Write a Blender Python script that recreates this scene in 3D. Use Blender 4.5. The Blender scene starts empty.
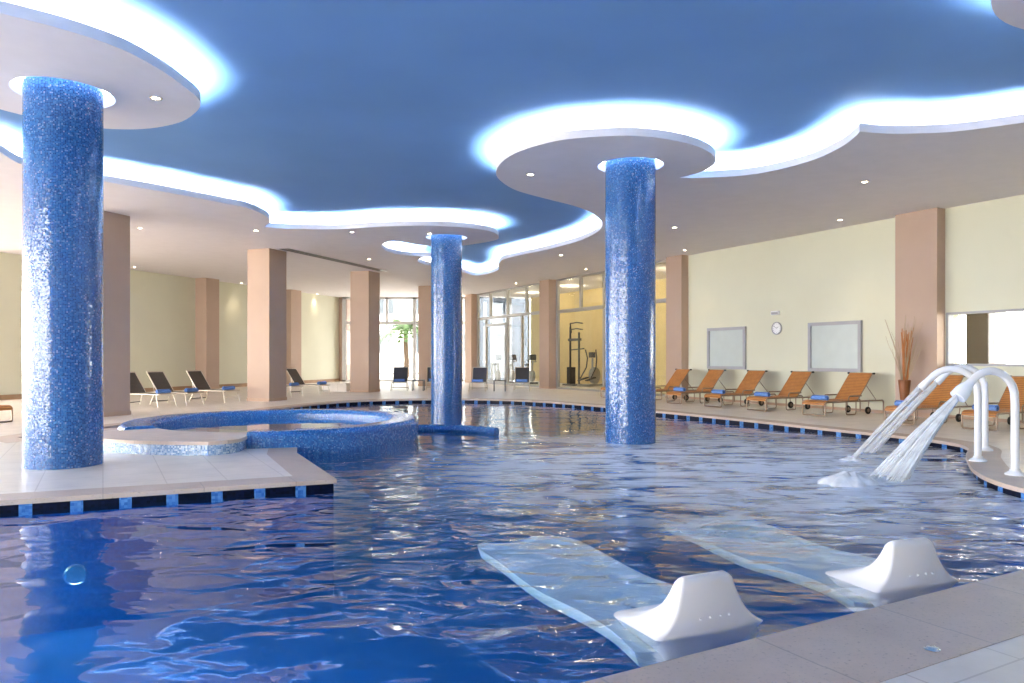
import bpy, math, random
from mathutils import Vector, Matrix
random.seed(7)
PI = math.pi
scene = bpy.context.scene
COL = scene.collection

# ------------------------------------------------------------------ measured frame
F, CX, HY, CAMH = 740.0, 512.0, 357.0, 1.4
WATER = -0.12
SOF = 4.82          # lower ceiling
TOP = 5.22          # upper ceiling

def at(px, py, z=0.0):
    Y = (CAMH - z) * F / (py - HY)
    return ((px - CX) / F * Y, Y)

# ------------------------------------------------------------------ materials
def new_mat(name):
    m = bpy.data.materials.new(name)
    m.use_nodes = True
    nt = m.node_tree
    for n in list(nt.nodes):
        nt.nodes.remove(n)
    out = nt.nodes.new('ShaderNodeOutputMaterial')
    return m, nt, out

def nd(nt, typ, **kw):
    n = nt.nodes.new(typ)
    for k, v in kw.items():
        if k.startswith('i_'):
            n.inputs[k[2:].replace('_', ' ')].default_value = v
        else:
            setattr(n, k, v)
    return n

def mth(nt, op, a, b=None, clamp=False):
    n = nt.nodes.new('ShaderNodeMath'); n.operation = op; n.use_clamp = clamp
    for i, v in enumerate((a, b)):
        if v is None: continue
        if isinstance(v, (int, float)): n.inputs[i].default_value = v
        else: nt.links.new(v, n.inputs[i])
    return n.outputs[0]

def ramp(nt, fac, stops, interp='LINEAR'):
    n = nt.nodes.new('ShaderNodeValToRGB')
    cr = n.color_ramp; cr.interpolation = interp
    while len(cr.elements) > 1: cr.elements.remove(cr.elements[-1])
    for i, (p, c) in enumerate(stops):
        e = cr.elements[0] if i == 0 else cr.elements.new(p)
        e.position = p; e.color = (*c, 1)
    nt.links.new(fac, n.inputs[0])
    return n.outputs[0]

def coords(nt, kind='Object'):
    return nt.nodes.new('ShaderNodeTexCoord').outputs[kind]

def noise(nt, vec, scale, detail=3, rough=0.5):
    n = nd(nt, 'ShaderNodeTexNoise'); n.inputs['Scale'].default_value = scale
    n.inputs['Detail'].default_value = detail; n.inputs['Roughness'].default_value = rough
    nt.links.new(vec, n.inputs['Vector'])
    return n

def paint(name, col, rough=0.6, var=0.04, spec=0.3, metal=0.0, scale=3.0, bump=0.0):
    m, nt, out = new_mat(name)
    b = nd(nt, 'ShaderNodeBsdfPrincipled')
    b.inputs['Roughness'].default_value = rough
    b.inputs['Metallic'].default_value = metal
    b.inputs['Specular IOR Level'].default_value = spec
    n = noise(nt, coords(nt), scale)
    lo = tuple(max(0, c * (1 - var)) for c in col); hi = tuple(min(1, c * (1 + var)) for c in col)
    c = ramp(nt, n.outputs['Fac'], [(0.3, lo), (0.7, hi)])
    nt.links.new(c, b.inputs['Base Color'])
    if bump:
        bp = nd(nt, 'ShaderNodeBump'); bp.inputs['Strength'].default_value = bump
        n2 = noise(nt, coords(nt), scale * 30)
        nt.links.new(n2.outputs['Fac'], bp.inputs['Height']); nt.links.new(bp.outputs[0], b.inputs['Normal'])
    nt.links.new(b.outputs[0], out.inputs[0])
    return m

def emit(name, col, strength):
    m, nt, out = new_mat(name)
    e = nd(nt, 'ShaderNodeEmission'); e.inputs[0].default_value = (*col, 1); e.inputs[1].default_value = strength
    nt.links.new(e.outputs[0], out.inputs[0])
    return m

def mosaic(name, stops, tile=0.022, rough=0.18, tilt=0.30, grout=(0.10, 0.22, 0.42)):
    """small glass tiles; UV is in metres"""
    m, nt, out = new_mat(name)
    b = nd(nt, 'ShaderNodeBsdfPrincipled')
    uv = coords(nt, 'UV')
    v = nd(nt, 'ShaderNodeTexVoronoi', distance='CHEBYCHEV', voronoi_dimensions='2D')
    v.inputs['Scale'].default_value = 1.0 / tile; v.inputs['Randomness'].default_value = 0.0
    nt.links.new(uv, v.inputs['Vector'])
    sep = nd(nt, 'ShaderNodeSeparateColor'); nt.links.new(v.outputs['Color'], sep.inputs[0])
    col = ramp(nt, sep.outputs[0], stops)
    edge = mth(nt, 'GREATER_THAN', v.outputs['Distance'], 0.455)
    mx = nd(nt, 'ShaderNodeMix', data_type='RGBA'); nt.links.new(edge, mx.inputs[0])
    nt.links.new(col, mx.inputs[6]); mx.inputs[7].default_value = (*grout, 1)
    nt.links.new(mx.outputs[2], b.inputs['Base Color'])
    rr = ramp(nt, sep.outputs[1], [(0, (rough * .6,) * 3), (1, (rough * 1.6,) * 3)])
    nt.links.new(rr, b.inputs['Roughness'])
    b.inputs['Specular IOR Level'].default_value = 0.6
    g = nd(nt, 'ShaderNodeNewGeometry')
    sub = nd(nt, 'ShaderNodeVectorMath', operation='SUBTRACT'); nt.links.new(v.outputs['Color'], sub.inputs[0]); sub.inputs[1].default_value = (.5, .5, .5)
    sc = nd(nt, 'ShaderNodeVectorMath', operation='SCALE'); nt.links.new(sub.outputs[0], sc.inputs[0]); sc.inputs['Scale'].default_value = tilt
    ad = nd(nt, 'ShaderNodeVectorMath', operation='ADD'); nt.links.new(g.outputs['Normal'], ad.inputs[0]); nt.links.new(sc.outputs[0], ad.inputs[1])
    no = nd(nt, 'ShaderNodeVectorMath', operation='NORMALIZE'); nt.links.new(ad.outputs[0], no.inputs[0])
    nt.links.new(no.outputs[0], b.inputs['Normal'])
    nt.links.new(b.outputs[0], out.inputs[0])
    return m

def tiles(name, col, col2, size=(0.6, 0.6), rot=0.0, rough=0.35, grout=(0.5, 0.45, 0.4), speck=0.0, seam=0.006):
    m, nt, out = new_mat(name)
    b = nd(nt, 'ShaderNodeBsdfPrincipled'); b.inputs['Roughness'].default_value = rough
    oc = coords(nt)
    mp = nd(nt, 'ShaderNodeMapping'); mp.inputs['Rotation'].default_value = (0, 0, rot)
    nt.links.new(oc, mp.inputs['Vector'])
    br = nd(nt, 'ShaderNodeTexBrick', offset=0.0)
    br.inputs['Scale'].default_value = 1.0
    br.inputs['Brick Width'].default_value = size[0]; br.inputs['Row Height'].default_value = size[1]
    br.inputs['Mortar Size'].default_value = seam; br.inputs['Mortar'].default_value = (*grout, 1)
    br.inputs['Color1'].default_value = (*col, 1); br.inputs['Color2'].default_value = (*col2, 1)
    nt.links.new(mp.outputs[0], br.inputs['Vector'])
    n = noise(nt, oc, 2.2, 6, 0.65)
    n2 = noise(nt, oc, 45, 3, 0.7)
    var = ramp(nt, n.outputs['Fac'], [(0.3, (.88, .87, .86)), (0.7, (1.06, 1.05, 1.04))])
    mx = nd(nt, 'ShaderNodeMix', data_type='RGBA', blend_type='MULTIPLY'); mx.inputs[0].default_value = 1
    nt.links.new(br.outputs['Color'], mx.inputs[6]); nt.links.new(var, mx.inputs[7])
    sp = ramp(nt, n2.outputs['Fac'], [(0.30, (1 - speck,) * 3), (0.42, (1, 1, 1))])
    mx2 = nd(nt, 'ShaderNodeMix', data_type='RGBA', blend_type='MULTIPLY'); mx2.inputs[0].default_value = 1
    nt.links.new(mx.outputs[2], mx2.inputs[6]); nt.links.new(sp, mx2.inputs[7])
    nt.links.new(mx2.outputs[2], b.inputs['Base Color'])
    nt.links.new(b.outputs[0], out.inputs[0])
    return m

def poolwall(name):
    """overflow band, shade of its openings painted dark between pale blue tiles, over blue mosaic; UV in metres (u along the edge, v = height)"""
    m, nt, out = new_mat(name)
    b = nd(nt, 'ShaderNodeBsdfPrincipled'); b.inputs['Roughness'].default_value = 0.45; b.inputs['Specular IOR Level'].default_value = .12
    uv = coords(nt, 'UV')
    sx = nd(nt, 'ShaderNodeSeparateXYZ'); nt.links.new(uv, sx.inputs[0])
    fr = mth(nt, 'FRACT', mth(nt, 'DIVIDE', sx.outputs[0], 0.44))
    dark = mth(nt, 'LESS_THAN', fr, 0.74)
    band = mth(nt, 'GREATER_THAN', sx.outputs[1], -0.17)
    v = nd(nt, 'ShaderNodeTexVoronoi', distance='CHEBYCHEV', voronoi_dimensions='2D')
    v.inputs['Scale'].default_value = 1 / 0.03; v.inputs['Randomness'].default_value = 0
    nt.links.new(uv, v.inputs['Vector'])
    sep = nd(nt, 'ShaderNodeSeparateColor'); nt.links.new(v.outputs['Color'], sep.inputs[0])
    deep = ramp(nt, sep.outputs[0], [(0, (.004, .05, .30)), (1, (.015, .12, .48))])
    pale = ramp(nt, sep.outputs[1], [(0, (.03, .13, .42)), (1, (.12, .30, .62))])
    gap_shade = ramp(nt, sep.outputs[1], [(0, (.001, .002, .010)), (1, (.003, .006, .03))])  # shade inside the gutter openings, painted flat on the wall
    m1 = nd(nt, 'ShaderNodeMix', data_type='RGBA'); nt.links.new(dark, m1.inputs[0]); nt.links.new(pale, m1.inputs[6]); nt.links.new(gap_shade, m1.inputs[7])
    m2 = nd(nt, 'ShaderNodeMix', data_type='RGBA'); nt.links.new(band, m2.inputs[0]); nt.links.new(deep, m2.inputs[6]); nt.links.new(m1.outputs[2], m2.inputs[7])
    nt.links.new(m2.outputs[2], b.inputs['Base Color'])
    nt.links.new(b.outputs[0], out.inputs[0])
    return m

def water_mat(name, tint, foam=True, strength=1.0):
    m, nt, out = new_mat(name)
    oc = coords(nt)
    mp = nd(nt, 'ShaderNodeMapping'); mp.inputs['Rotation'].default_value = (0, 0, -0.25); mp.inputs['Scale'].default_value = (0.75, 1.25, 1)
    nt.links.new(oc, mp.inputs['Vector'])
    # distance from the churned place by the fountain
    dv = nd(nt, 'ShaderNodeVectorMath', operation='DISTANCE'); nt.links.new(oc, dv.inputs[0]); dv.inputs[1].default_value = (3.4, 10.4, WATER)
    dw = nd(nt, 'ShaderNodeVectorMath', operation='DISTANCE'); nt.links.new(oc, dw.inputs[0]); dw.inputs[1].default_value = (2.8, 8.2, WATER)
    churn = ramp(nt, mth(nt, 'DIVIDE', dw.outputs['Value'], 12.0), [(0.0, (1, 1, 1)), (0.35, (.90,) * 3), (0.45, (.60,) * 3), (0.54, (.16,) * 3), (0.9, (.10,) * 3)])
    n1 = noise(nt, mp.outputs[0], 1.15, 1, 0.35); n1.inputs['Distortion'].default_value = 0.6
    n2 = noise(nt, mp.outputs[0], 3.2, 1, 0.4); n2.inputs['Distortion'].default_value = 0.8
    n3 = noise(nt, mp.outputs[0], 13.0, 2, 0.5)
    h = mth(nt, 'MULTIPLY', n1.outputs['Fac'], mth(nt, 'ADD', 0.02, mth(nt, 'MULTIPLY', churn, 0.105)))
    h2 = mth(nt, 'MULTIPLY', mth(nt, 'MULTIPLY', n2.outputs['Fac'], 0.058), churn)
    h3 = mth(nt, 'MULTIPLY', mth(nt, 'MULTIPLY', n3.outputs['Fac'], 0.007), mth(nt, 'POWER', churn, 3.0))
    hh = mth(nt, 'ADD', mth(nt, 'ADD', h, h2), h3)
    bp = nd(nt, 'ShaderNodeBump'); bp.inputs['Strength'].default_value = strength; bp.inputs['Distance'].default_value = 1.0
    nt.links.new(hh, bp.inputs['Height'])
    tr = nd(nt, 'ShaderNodeBsdfTransparent'); tr.inputs[0].default_value = (*tint, 1)
    gl = nd(nt, 'ShaderNodeBsdfGlossy'); gl.inputs['Roughness'].default_value = 0.03; gl.inputs[0].default_value = (.95, .97, 1, 1)
    nt.links.new(bp.outputs[0], gl.inputs['Normal'])
    fz = fresnel2(nt, 1.42, bp.outputs[0])
    mx = nd(nt, 'ShaderNodeMixShader'); nt.links.new(fz.outputs[0], mx.inputs[0]); nt.links.new(tr.outputs[0], mx.inputs[1]); nt.links.new(gl.outputs[0], mx.inputs[2])
    last = mx.outputs[0]
    if foam:
        mp2 = nd(nt, 'ShaderNodeMapping'); mp2.inputs['Rotation'].default_value = (0, 0, 0.35); mp2.inputs['Scale'].default_value = (.55, 1.5, 1)
        nt.links.new(oc, mp2.inputs['Vector'])
        nf = noise(nt, mp2.outputs[0], 2.0, 6, 0.66); nf.inputs['Distortion'].default_value = 1.2
        near = ramp(nt, mth(nt, 'DIVIDE', dv.outputs['Value'], 5.6), [(0.15, (1, 1, 1)), (0.55, (.75,) * 3), (0.98, (0, 0, 0))])
        fm = mth(nt, 'MULTIPLY', ramp(nt, nf.outputs['Fac'], [(0.37, (0, 0, 0)), (0.54, (1, 1, 1))]), near)
        fm = mth(nt, 'MULTIPLY', fm, 0.92)
        df = nd(nt, 'ShaderNodeBsdfDiffuse'); df.inputs[0].default_value = (.93, .96, 1.0, 1)
        mf = nd(nt, 'ShaderNodeMixShader'); nt.links.new(fm, mf.inputs[0]); nt.links.new(last, mf.inputs[1]); nt.links.new(df.outputs[0], mf.inputs[2])
        last = mf.outputs[0]
    nt.links.new(last, out.inputs[0])
    if foam:
        va = nd(nt, 'ShaderNodeVolumeAbsorption'); va.inputs['Color'].default_value = (.02, .55, .97, 1); va.inputs['Density'].default_value = .36
        vsc = nd(nt, 'ShaderNodeVolumeScatter'); vsc.inputs['Color'].default_value = (.01, .26, 1.0, 1); vsc.inputs['Density'].default_value = .22
        av = nd(nt, 'ShaderNodeAddShader'); nt.links.new(va.outputs[0], av.inputs[0]); nt.links.new(vsc.outputs[0], av.inputs[1])
        nt.links.new(av.outputs[0], out.inputs['Volume'])
    return m

def fresnel2(nt, ior, normal=None):
    fz = nd(nt, 'ShaderNodeFresnel')
    g = nd(nt, 'ShaderNodeNewGeometry')
    v = mth(nt, 'ADD', ior, mth(nt, 'MULTIPLY', g.outputs['Backfacing'], 1.0 / ior - ior))
    nt.links.new(v, fz.inputs['IOR'])
    if normal is not None: nt.links.new(normal, fz.inputs['Normal'])
    return fz

def glass_mat(name, tint=(.93, .96, .95), refl=1.35):
    m, nt, out = new_mat(name)
    tr = nd(nt, 'ShaderNodeBsdfTransparent'); tr.inputs[0].default_value = (*tint, 1)
    gl = nd(nt, 'ShaderNodeBsdfGlossy'); gl.inputs['Roughness'].default_value = 0.02
    fz = fresnel2(nt, refl)
    mx = nd(nt, 'ShaderNodeMixShader'); nt.links.new(fz.outputs[0], mx.inputs[0]); nt.links.new(tr.outputs[0], mx.inputs[1]); nt.links.new(gl.outputs[0], mx.inputs[2])
    nt.links.new(mx.outputs[0], out.inputs[0])
    return m

def spray_mat(name, alpha=0.45):
    m, nt, out = new_mat(name)
    tr = nd(nt, 'ShaderNodeBsdfTransparent')
    b = nd(nt, 'ShaderNodeBsdfPrincipled'); b.inputs['Base Color'].default_value = (.93, .95, .98, 1); b.inputs['Roughness'].default_value = 0.3
    n = noise(nt, coords(nt), 7, 3)
    fac = ramp(nt, n.outputs['Fac'], [(0.3, (alpha * .7,) * 3), (0.7, (min(1, alpha * 1.3),) * 3)])
    mx = nd(nt, 'ShaderNodeMixShader'); nt.links.new(fac, mx.inputs[0]); nt.links.new(tr.outputs[0], mx.inputs[1]); nt.links.new(b.outputs[0], mx.inputs[2])
    nt.links.new(mx.outputs[0], out.inputs[0])
    return m

def weave(name, c1, c2, scale=38, rough=0.5):
    m, nt, out = new_mat(name)
    b = nd(nt, 'ShaderNodeBsdfPrincipled'); b.inputs['Roughness'].default_value = rough
    oc = coords(nt)
    sx = nd(nt, 'ShaderNodeSeparateXYZ'); nt.links.new(oc, sx.inputs[0])
    s = mth(nt, 'ADD', sx.outputs[1], sx.outputs[2])
    w = mth(nt, 'FRACT', mth(nt, 'MULTIPLY', s, scale))
    n = noise(nt, oc, 9, 4)
    f = mth(nt, 'ADD', mth(nt, 'MULTIPLY', mth(nt, 'GREATER_THAN', w, 0.22), 0.6), mth(nt, 'MULTIPLY', n.outputs['Fac'], 0.4))
    c = ramp(nt, f, [(0.1, c1), (0.9, c2)])
    nt.links.new(c, b.inputs['Base Color'])
    bp = nd(nt, 'ShaderNodeBump'); bp.inputs['Strength'].default_value = .4; bp.inputs['Distance'].default_value = .01
    nt.links.new(f, bp.inputs['Height']); nt.links.new(bp.outputs[0], b.inputs['Normal'])
    nt.links.new(b.outputs[0], out.inputs[0])
    return m

M = {}
M['soffit'] = paint('soffit_paint', (.80, .765, .785), .7, .02, .2)
M['topceil'] = paint('blue_ceiling_paint', (.175, .345, .62), .75, .04, .15, scale=.6)
M['white'] = paint('white_paint', (.85, .85, .86), .5, .02)
M['wall'] = paint('pale_yellow_wall_paint', (.70, .695, .55), .65, .025, .25, scale=.8)
M['gymwall'] = paint('gym_yellow_wall_paint', (.74, .57, .28), .65, .03)
M['taupe'] = paint('taupe_pillar_paint', (.50, .365, .285), .6, .03, .25, scale=1.5)
M['darkbrown'] = paint('dark_brown_pillar', (.085, .062, .047), .6, .05)
M['skirt'] = paint('brown_skirting', (.38, .24, .14), .5, .08)
M['deck'] = tiles('cream_deck_tile', (.80, .735, .66), (.77, .705, .63), (.62, .62), -.505, .34, (.60, .53, .46), .04)
M['coping'] = tiles('travertine_coping', (.62, .49, .40), (.57, .445, .36), (.95, 4.0), -.505, .5, (.45, .36, .30), .35)
M['stone'] = tiles('travertine_cap', (.66, .54, .45), (.62, .50, .42), (3, 3), .3, .5, (.5, .4, .33), .25)
M['poolwall'] = poolwall('pool_wall_tile')
M['column'] = mosaic('column_mosaic', [(0, (.005, .035, .16)), (.4, (.008, .07, .26)), (.75, (.016, .12, .35)), (.92, (.05, .15, .36)), (.97, (.16, .25, .46)), (1, (.22, .23, .40))], .018, .13, .14)
M['rim'] = mosaic('rim_mosaic', [(0, (.006, .07, .30)), (.5, (.012, .13, .42)), (.9, (.04, .22, .54)), (1, (.18, .36, .62))], .02, .18, .22)
M['palemosaic'] = mosaic('pale_mosaic', [(0, (.12, .25, .48)), (.5, (.28, .42, .65)), (1, (.6, .7, .82))], .024, .2, .2, (.4, .5, .6))
M['basin'] = mosaic('basin_mosaic', [(0, (.01, .13, .60)), (.6, (.015, .20, .74)), (1, (.03, .27, .80))], .05, .6, .05, (.012, .16, .64))
M['step'] = mosaic('step_mosaic', [(0, (.10, .24, .40)), (1, (.20, .36, .48))], .05, .35, .05, (.14, .28, .42))
M['water'] = water_mat('pool_water_surface', (.93, .97, 1.0))
M['tubwater'] = water_mat('still_water_surface', (.80, .92, .95), False, .12)
M['led'] = emit('cove_light', (.88, .94, 1.0), 115)
M['ring'] = emit('ring_light', (.90, .95, 1.0), 24)
M['bulb'] = emit('halogen_bulb', (1.0, .82, .58), 28)
M['chrome'] = paint('brushed_steel', (.62, .60, .57), .25, .03, .5, 1.0)
M['alu'] = paint('grey_aluminium', (.47, .44, .40), .35, .03, .5, .6)
M['frame'] = paint('window_frame_metal', (.42, .41, .40), .4, .03, .4, .3)
M['palegrey'] = paint('pale_grey_frame', (.40, .40, .43), .45, .03)
M['tinted'] = glass_mat('daylight_dimming_glass', (.66, .67, .68))  # tint put in to dim the daylight through the end wall
M['gymtint'] = glass_mat('blue_daylight_dimming_glass', (.27, .29, .33))  # darker tint added to hold back daylight entering the gym
M['frost'] = paint('frosted_panel', (.55, .61, .59), .3, .03, .4)
M['glass'] = glass_mat('clear_glass')
M['bronze'] = paint('bronze_tube', (.30, .22, .16), .35, .06, .5, .5)
M['rattan'] = weave('orange_rattan', (.16, .05, .012), (.56, .225, .055), 15)
M['sling'] = weave('dark_brown_sling', (.045, .035, .028), (.085, .066, .052), 60)
M['greysling'] = weave('charcoal_sling', (.03, .03, .034), (.065, .063, .068), 60)
M['silver'] = paint('silver_tube', (.60, .54, .46), .35, .04, .5, .6)
M['towel'] = paint('blue_towel_terry', (.16, .30, .68), .95, .18, .1, 0, 25, .5)
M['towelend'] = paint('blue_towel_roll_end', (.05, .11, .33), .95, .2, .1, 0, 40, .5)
M['black'] = paint('black_rubber', (.015, .014, .013), .5, .1)
M['darkmetal'] = paint('dark_metal', (.05, .05, .052), .4, .1, .5, .4)
M['pipe'] = paint('white_coated_pipe', (.90, .90, .92), .22, .01, .5)
M['shell'] = paint('white_moulded_shell', (.88, .86, .86), .28, .01, .5)
M['bed'] = paint('pale_submerged_shell', (.84, .89, .90), .4, .03, .3)
M['spray'] = spray_mat('spray_water', .34)
M['foamy'] = spray_mat('foam_water', .85)
M['pot'] = paint('brown_pottery', (.24, .085, .03), .4, .12, .4)
M['twig'] = paint('dry_twig', (.46, .17, .05), .7, .2)
M['thintwig'] = paint('pale_dry_twig', (.46, .36, .24), .7, .2)
M['leaf'] = paint('palm_leaf', (.05, .10, .02), .6, .25)
M['bark'] = paint('palm_bark', (.10, .065, .04), .8, .3, scale=12)
M['facade'] = paint('pale_facade', (.80, .79, .76), .8, .03)
M['facadeglass'] = paint('facade_window_glass', (.10, .115, .125), .2, .1)
M['ground'] = paint('pale_paving', (.62, .58, .52), .8, .06)
M['bike'] = paint('grey_machine', (.34, .34, .34), .4, .08, .4, .3)
M['curtain'] = paint('cream_curtain', (.82, .78, .70), .8, .04)

# ------------------------------------------------------------------ mesh builder
class MB:
    def __init__(self): self.v = []; self.f = []; self.uv = []
    def add(self, vs, fs, uvs=None, mat=None):
        o = len(self.v)
        for p in vs:
            p = Vector(p)
            if mat is not None: p = mat @ p
            self.v.append(p)
        for i, f in enumerate(fs):
            self.f.append([o + k for k in f])
            self.uv.append(uvs[i] if uvs else None)
        return self
    def box(self, c, s, rz=0.0, mat=None):
        x, y, z = s[0] / 2, s[1] / 2, s[2] / 2
        vs = [(-x, -y, -z), (x, -y, -z), (x, y, -z), (-x, y, -z), (-x, -y, z), (x, -y, z), (x, y, z), (-x, y, z)]
        r = Matrix.Translation(c) @ Matrix.Rotation(rz, 4, 'Z')
        if mat is not None: r = mat @ r
        fs = [(0, 3, 2, 1), (4, 5, 6, 7), (0, 1, 5, 4), (1, 2, 6, 5), (2, 3, 7, 6), (3, 0, 4, 7)]
        return self.add(vs, fs, None, r)
    def bar(self, p, q, w, h, up=Vector((0, 0, 1))):
        p, q = Vector(p), Vector(q); d = q - p; L = d.length; y = d.normalized()
        x = y.cross(up)
        if x.length < 1e-5: x = y.cross(Vector((1, 0, 0)))
        x.normalize(); z = x.cross(y)
        m = Matrix((x, y, z)).transposed().to_4x4(); m.translation = (p + q) / 2
        return self.box((0, 0, 0), (w, L, h), 0, m)
    def tube(self, pts, r, seg=8, caps=True, closed=False):
        pts = [Vector(p) for p in pts]; n = len(pts)
        rs = r if isinstance(r, (list, tuple)) else [r] * n
        t0 = (pts[1] - pts[0]).normalized()
        ref = Vector((0, 0, 1)) if abs(t0.z) < 0.9 else Vector((1, 0, 0))
        x = t0.cross(ref).normalized()
        rings = []; acc = [0.0]
        for i in range(n):
            if closed: t = pts[(i + 1) % n] - pts[i - 1]
            else: t = pts[min(i + 1, n - 1)] - pts[max(i - 1, 0)]
            t.normalize()
            x = (x - t * x.dot(t))
            if x.length < 1e-6: x = t.orthogonal()
            x.normalize(); y = t.cross(x)
            rings.append([pts[i] + (x * math.cos(2 * PI * k / seg) + y * math.sin(2 * PI * k / seg)) * rs[i] for k in range(seg)])
            if i: acc.append(acc[-1] + (pts[i] - pts[i - 1]).length)
        vs = [p for rg in rings for p in rg]; fs = []; uvs = []
        for i in range(n if closed else n - 1):
            j = (i + 1) % n
            for k in range(seg):
                k2 = (k + 1) % seg
                fs.append((i * seg + k, i * seg + k2, j * seg + k2, j * seg + k))
                c = 2 * PI * rs[i] / seg; a1 = acc[i]; a2 = acc[j] if j else acc[-1] + .01
                uvs.append(((a1, k * c), (a1, (k + 1) * c), (a2, (k + 1) * c), (a2, k * c)))
        if caps and not closed:
            fs.append(tuple(reversed(range(seg)))); uvs.append(tuple((p.x, p.z) for p in reversed(rings[0])))
            fs.append(tuple(range((n - 1) * seg, n * seg))); uvs.append(tuple((p.x, p.z) for p in rings[-1]))
        return self.add(vs, fs, uvs)
    def lathe(self, prof, c=(0, 0, 0), seg=48, a0=0.0, a1=2 * PI, cap=True, close=False):
        """prof: list of (r, z), outside going up; a0..a1 sector"""
        full = abs(a1 - a0 - 2 * PI) < 1e-6
        n = len(prof); cols = seg if full else seg + 1
        prof2 = prof + ([prof[0]] if close else [])
        acc = [0.0]
        for i in range(1, len(prof2)):
            acc.append(acc[-1] + math.hypot(prof2[i][0] - prof2[i - 1][0], prof2[i][1] - prof2[i - 1][1]))
        R = max(p[0] for p in prof)
        vs = []; fs = []; uvs = []
        for s in range(cols):
            a = a0 + (a1 - a0) * s / seg
            for (r, z) in prof: vs.append((c[0] + r * math.cos(a), c[1] + r * math.sin(a), c[2] + z))
        for s in range(seg):
            s2 = (s + 1) % cols
            ua, ub = R * (a1 - a0) * s / seg, R * (a1 - a0) * (s + 1) / seg
            for i in range(n if close else n - 1):
                j = (i + 1) % n
                fs.append((s * n + i, s2 * n + i, s2 * n + j, s * n + j))
                uvs.append(((ua, acc[i]), (ub, acc[i]), (ub, acc[i + 1]), (ua, acc[i + 1])))
        if not full and close and cap:
            fs.append(tuple(range(n))); uvs.append(tuple(prof))
            fs.append(tuple(reversed(range((cols - 1) * n, cols * n)))); uvs.append(tuple(reversed(prof)))
        return self.add(vs, fs, uvs)
    def ribbon(self, loop, z0, z1, closed=True, flip=False):
        n = len(loop); vs = []; fs = []; uvs = []; u = 0
        for (x, y) in loop: vs += [(x, y, z0), (x, y, z1)]
        for i in range(n if closed else n - 1):
            j = (i + 1) % n
            L = math.hypot(loop[j][0] - loop[i][0], loop[j][1] - loop[i][1])
            q = (2 * i, 2 * j, 2 * j + 1, 2 * i + 1); w = ((u, z0), (u + L, z0), (u + L, z1), (u, z1))
            if flip: q = q[::-1]; w = w[::-1]
            fs.append(q); uvs.append(w); u += L
        return self.add(vs, fs, uvs)
    def band(self, la, lb, z, closed=True):
        n = len(la); vs = [(x, y, z) for x, y in la] + [(x, y, z) for x, y in lb]; fs = []
        for i in range(n if closed else n - 1):
            j = (i + 1) % n
            fs.append((i, j, n + j, n + i))
        return self.add(vs, fs)
    def build(self, name, mat, parent=None, smooth=None, bevel=0):
        me = bpy.data.meshes.new(name)
        me.from_pydata([tuple(p) for p in self.v], [], self.f)
        if any(u for u in self.uv):
            ul = me.uv_layers.new(name='UVMap')
            for poly, u in zip(me.polygons, self.uv):
                for k, li in enumerate(poly.loop_indices):
                    if u: ul.data[li].uv = u[k]
                    else:
                        p = me.vertices[me.loops[li].vertex_index].co; ul.data[li].uv = (p.x, p.y)
        me.materials.append(M[mat] if isinstance(mat, str) else mat)
        me.validate(); me.update()
        if smooth:
            for p in me.polygons: p.use_smooth = True
            me.set_sharp_from_angle(angle=math.radians(smooth))
        o = bpy.data.objects.new(name, me); COL.objects.link(o)
        if bevel:
            bv = o.modifiers.new('bevel', 'BEVEL'); bv.width = bevel; bv.segments = 2; bv.limit_method = 'ANGLE'
        if parent: o.parent = parent
        return o

def fill(loops, z0, z1, uvscale=True):
    """prism over even-odd filled 2D loops -> (verts, faces) through a filled curve"""
    cu = bpy.data.curves.new('fill', 'CURVE'); cu.dimensions = '2D'; cu.fill_mode = 'BOTH'; cu.extrude = (z1 - z0) / 2
    for lp in loops:
        sp = cu.splines.new('POLY'); sp.points.add(len(lp) - 1)
        for p, (x, y) in zip(sp.points, lp): p.co = (x, y, 0, 1)
        sp.use_cyclic_u = True
    o = bpy.data.objects.new('fill', cu); COL.objects.link(o)
    dg = bpy.context.evaluated_depsgraph_get()
    me = o.evaluated_get(dg).to_mesh()
    vs = [(v.co.x, v.co.y, v.co.z + (z0 + z1) / 2) for v in me.vertices]
    fs = [tuple(p.vertices) for p in me.polygons]
    o.evaluated_get(dg).to_mesh_clear()
    bpy.data.objects.remove(o); bpy.data.curves.remove(cu)
    return vs, fs

def tag(o, label=None, cat=None, group=None, kind=None):
    if label: o['label'] = label
    if cat: o['category'] = cat
    if group: o['group'] = group
    if kind: o['kind'] = kind
    return o

def empty(name, loc=(0, 0, 0), rz=0.0):
    o = bpy.data.objects.new(name, None); COL.objects.link(o); o.location = loc; o.rotation_euler = (0, 0, rz)
    o.empty_display_size = .2
    return o

KIDS = {}
def kids(o): return [c for c in bpy.data.objects if c.parent == o]
def copy_tree(o, parent=None):
    c = o.copy(); COL.objects.link(c); c.parent = parent
    for ch in kids(o): copy_tree(ch, c)
    return c

def struct(o, label=None):
    o['kind'] = 'structure'
    if label: o['label'] = label
    return o

def catmull(pts, n=8):
    P = [Vector((p[0], p[1])) for p in pts]; out = []
    for i in range(len(P) - 1):
        p0 = P[max(i - 1, 0)]; p1 = P[i]; p2 = P[i + 1]; p3 = P[min(i + 2, len(P) - 1)]
        for k in range(n):
            t = k / n
            q = 0.5 * ((2 * p1) + (p2 - p0) * t + (2 * p0 - 5 * p1 + 4 * p2 - p3) * t * t + (3 * p1 - p0 - 3 * p2 + p3) * t ** 3)
            out.append((q.x, q.y))
    out.append((P[-1].x, P[-1].y))
    return out

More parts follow.
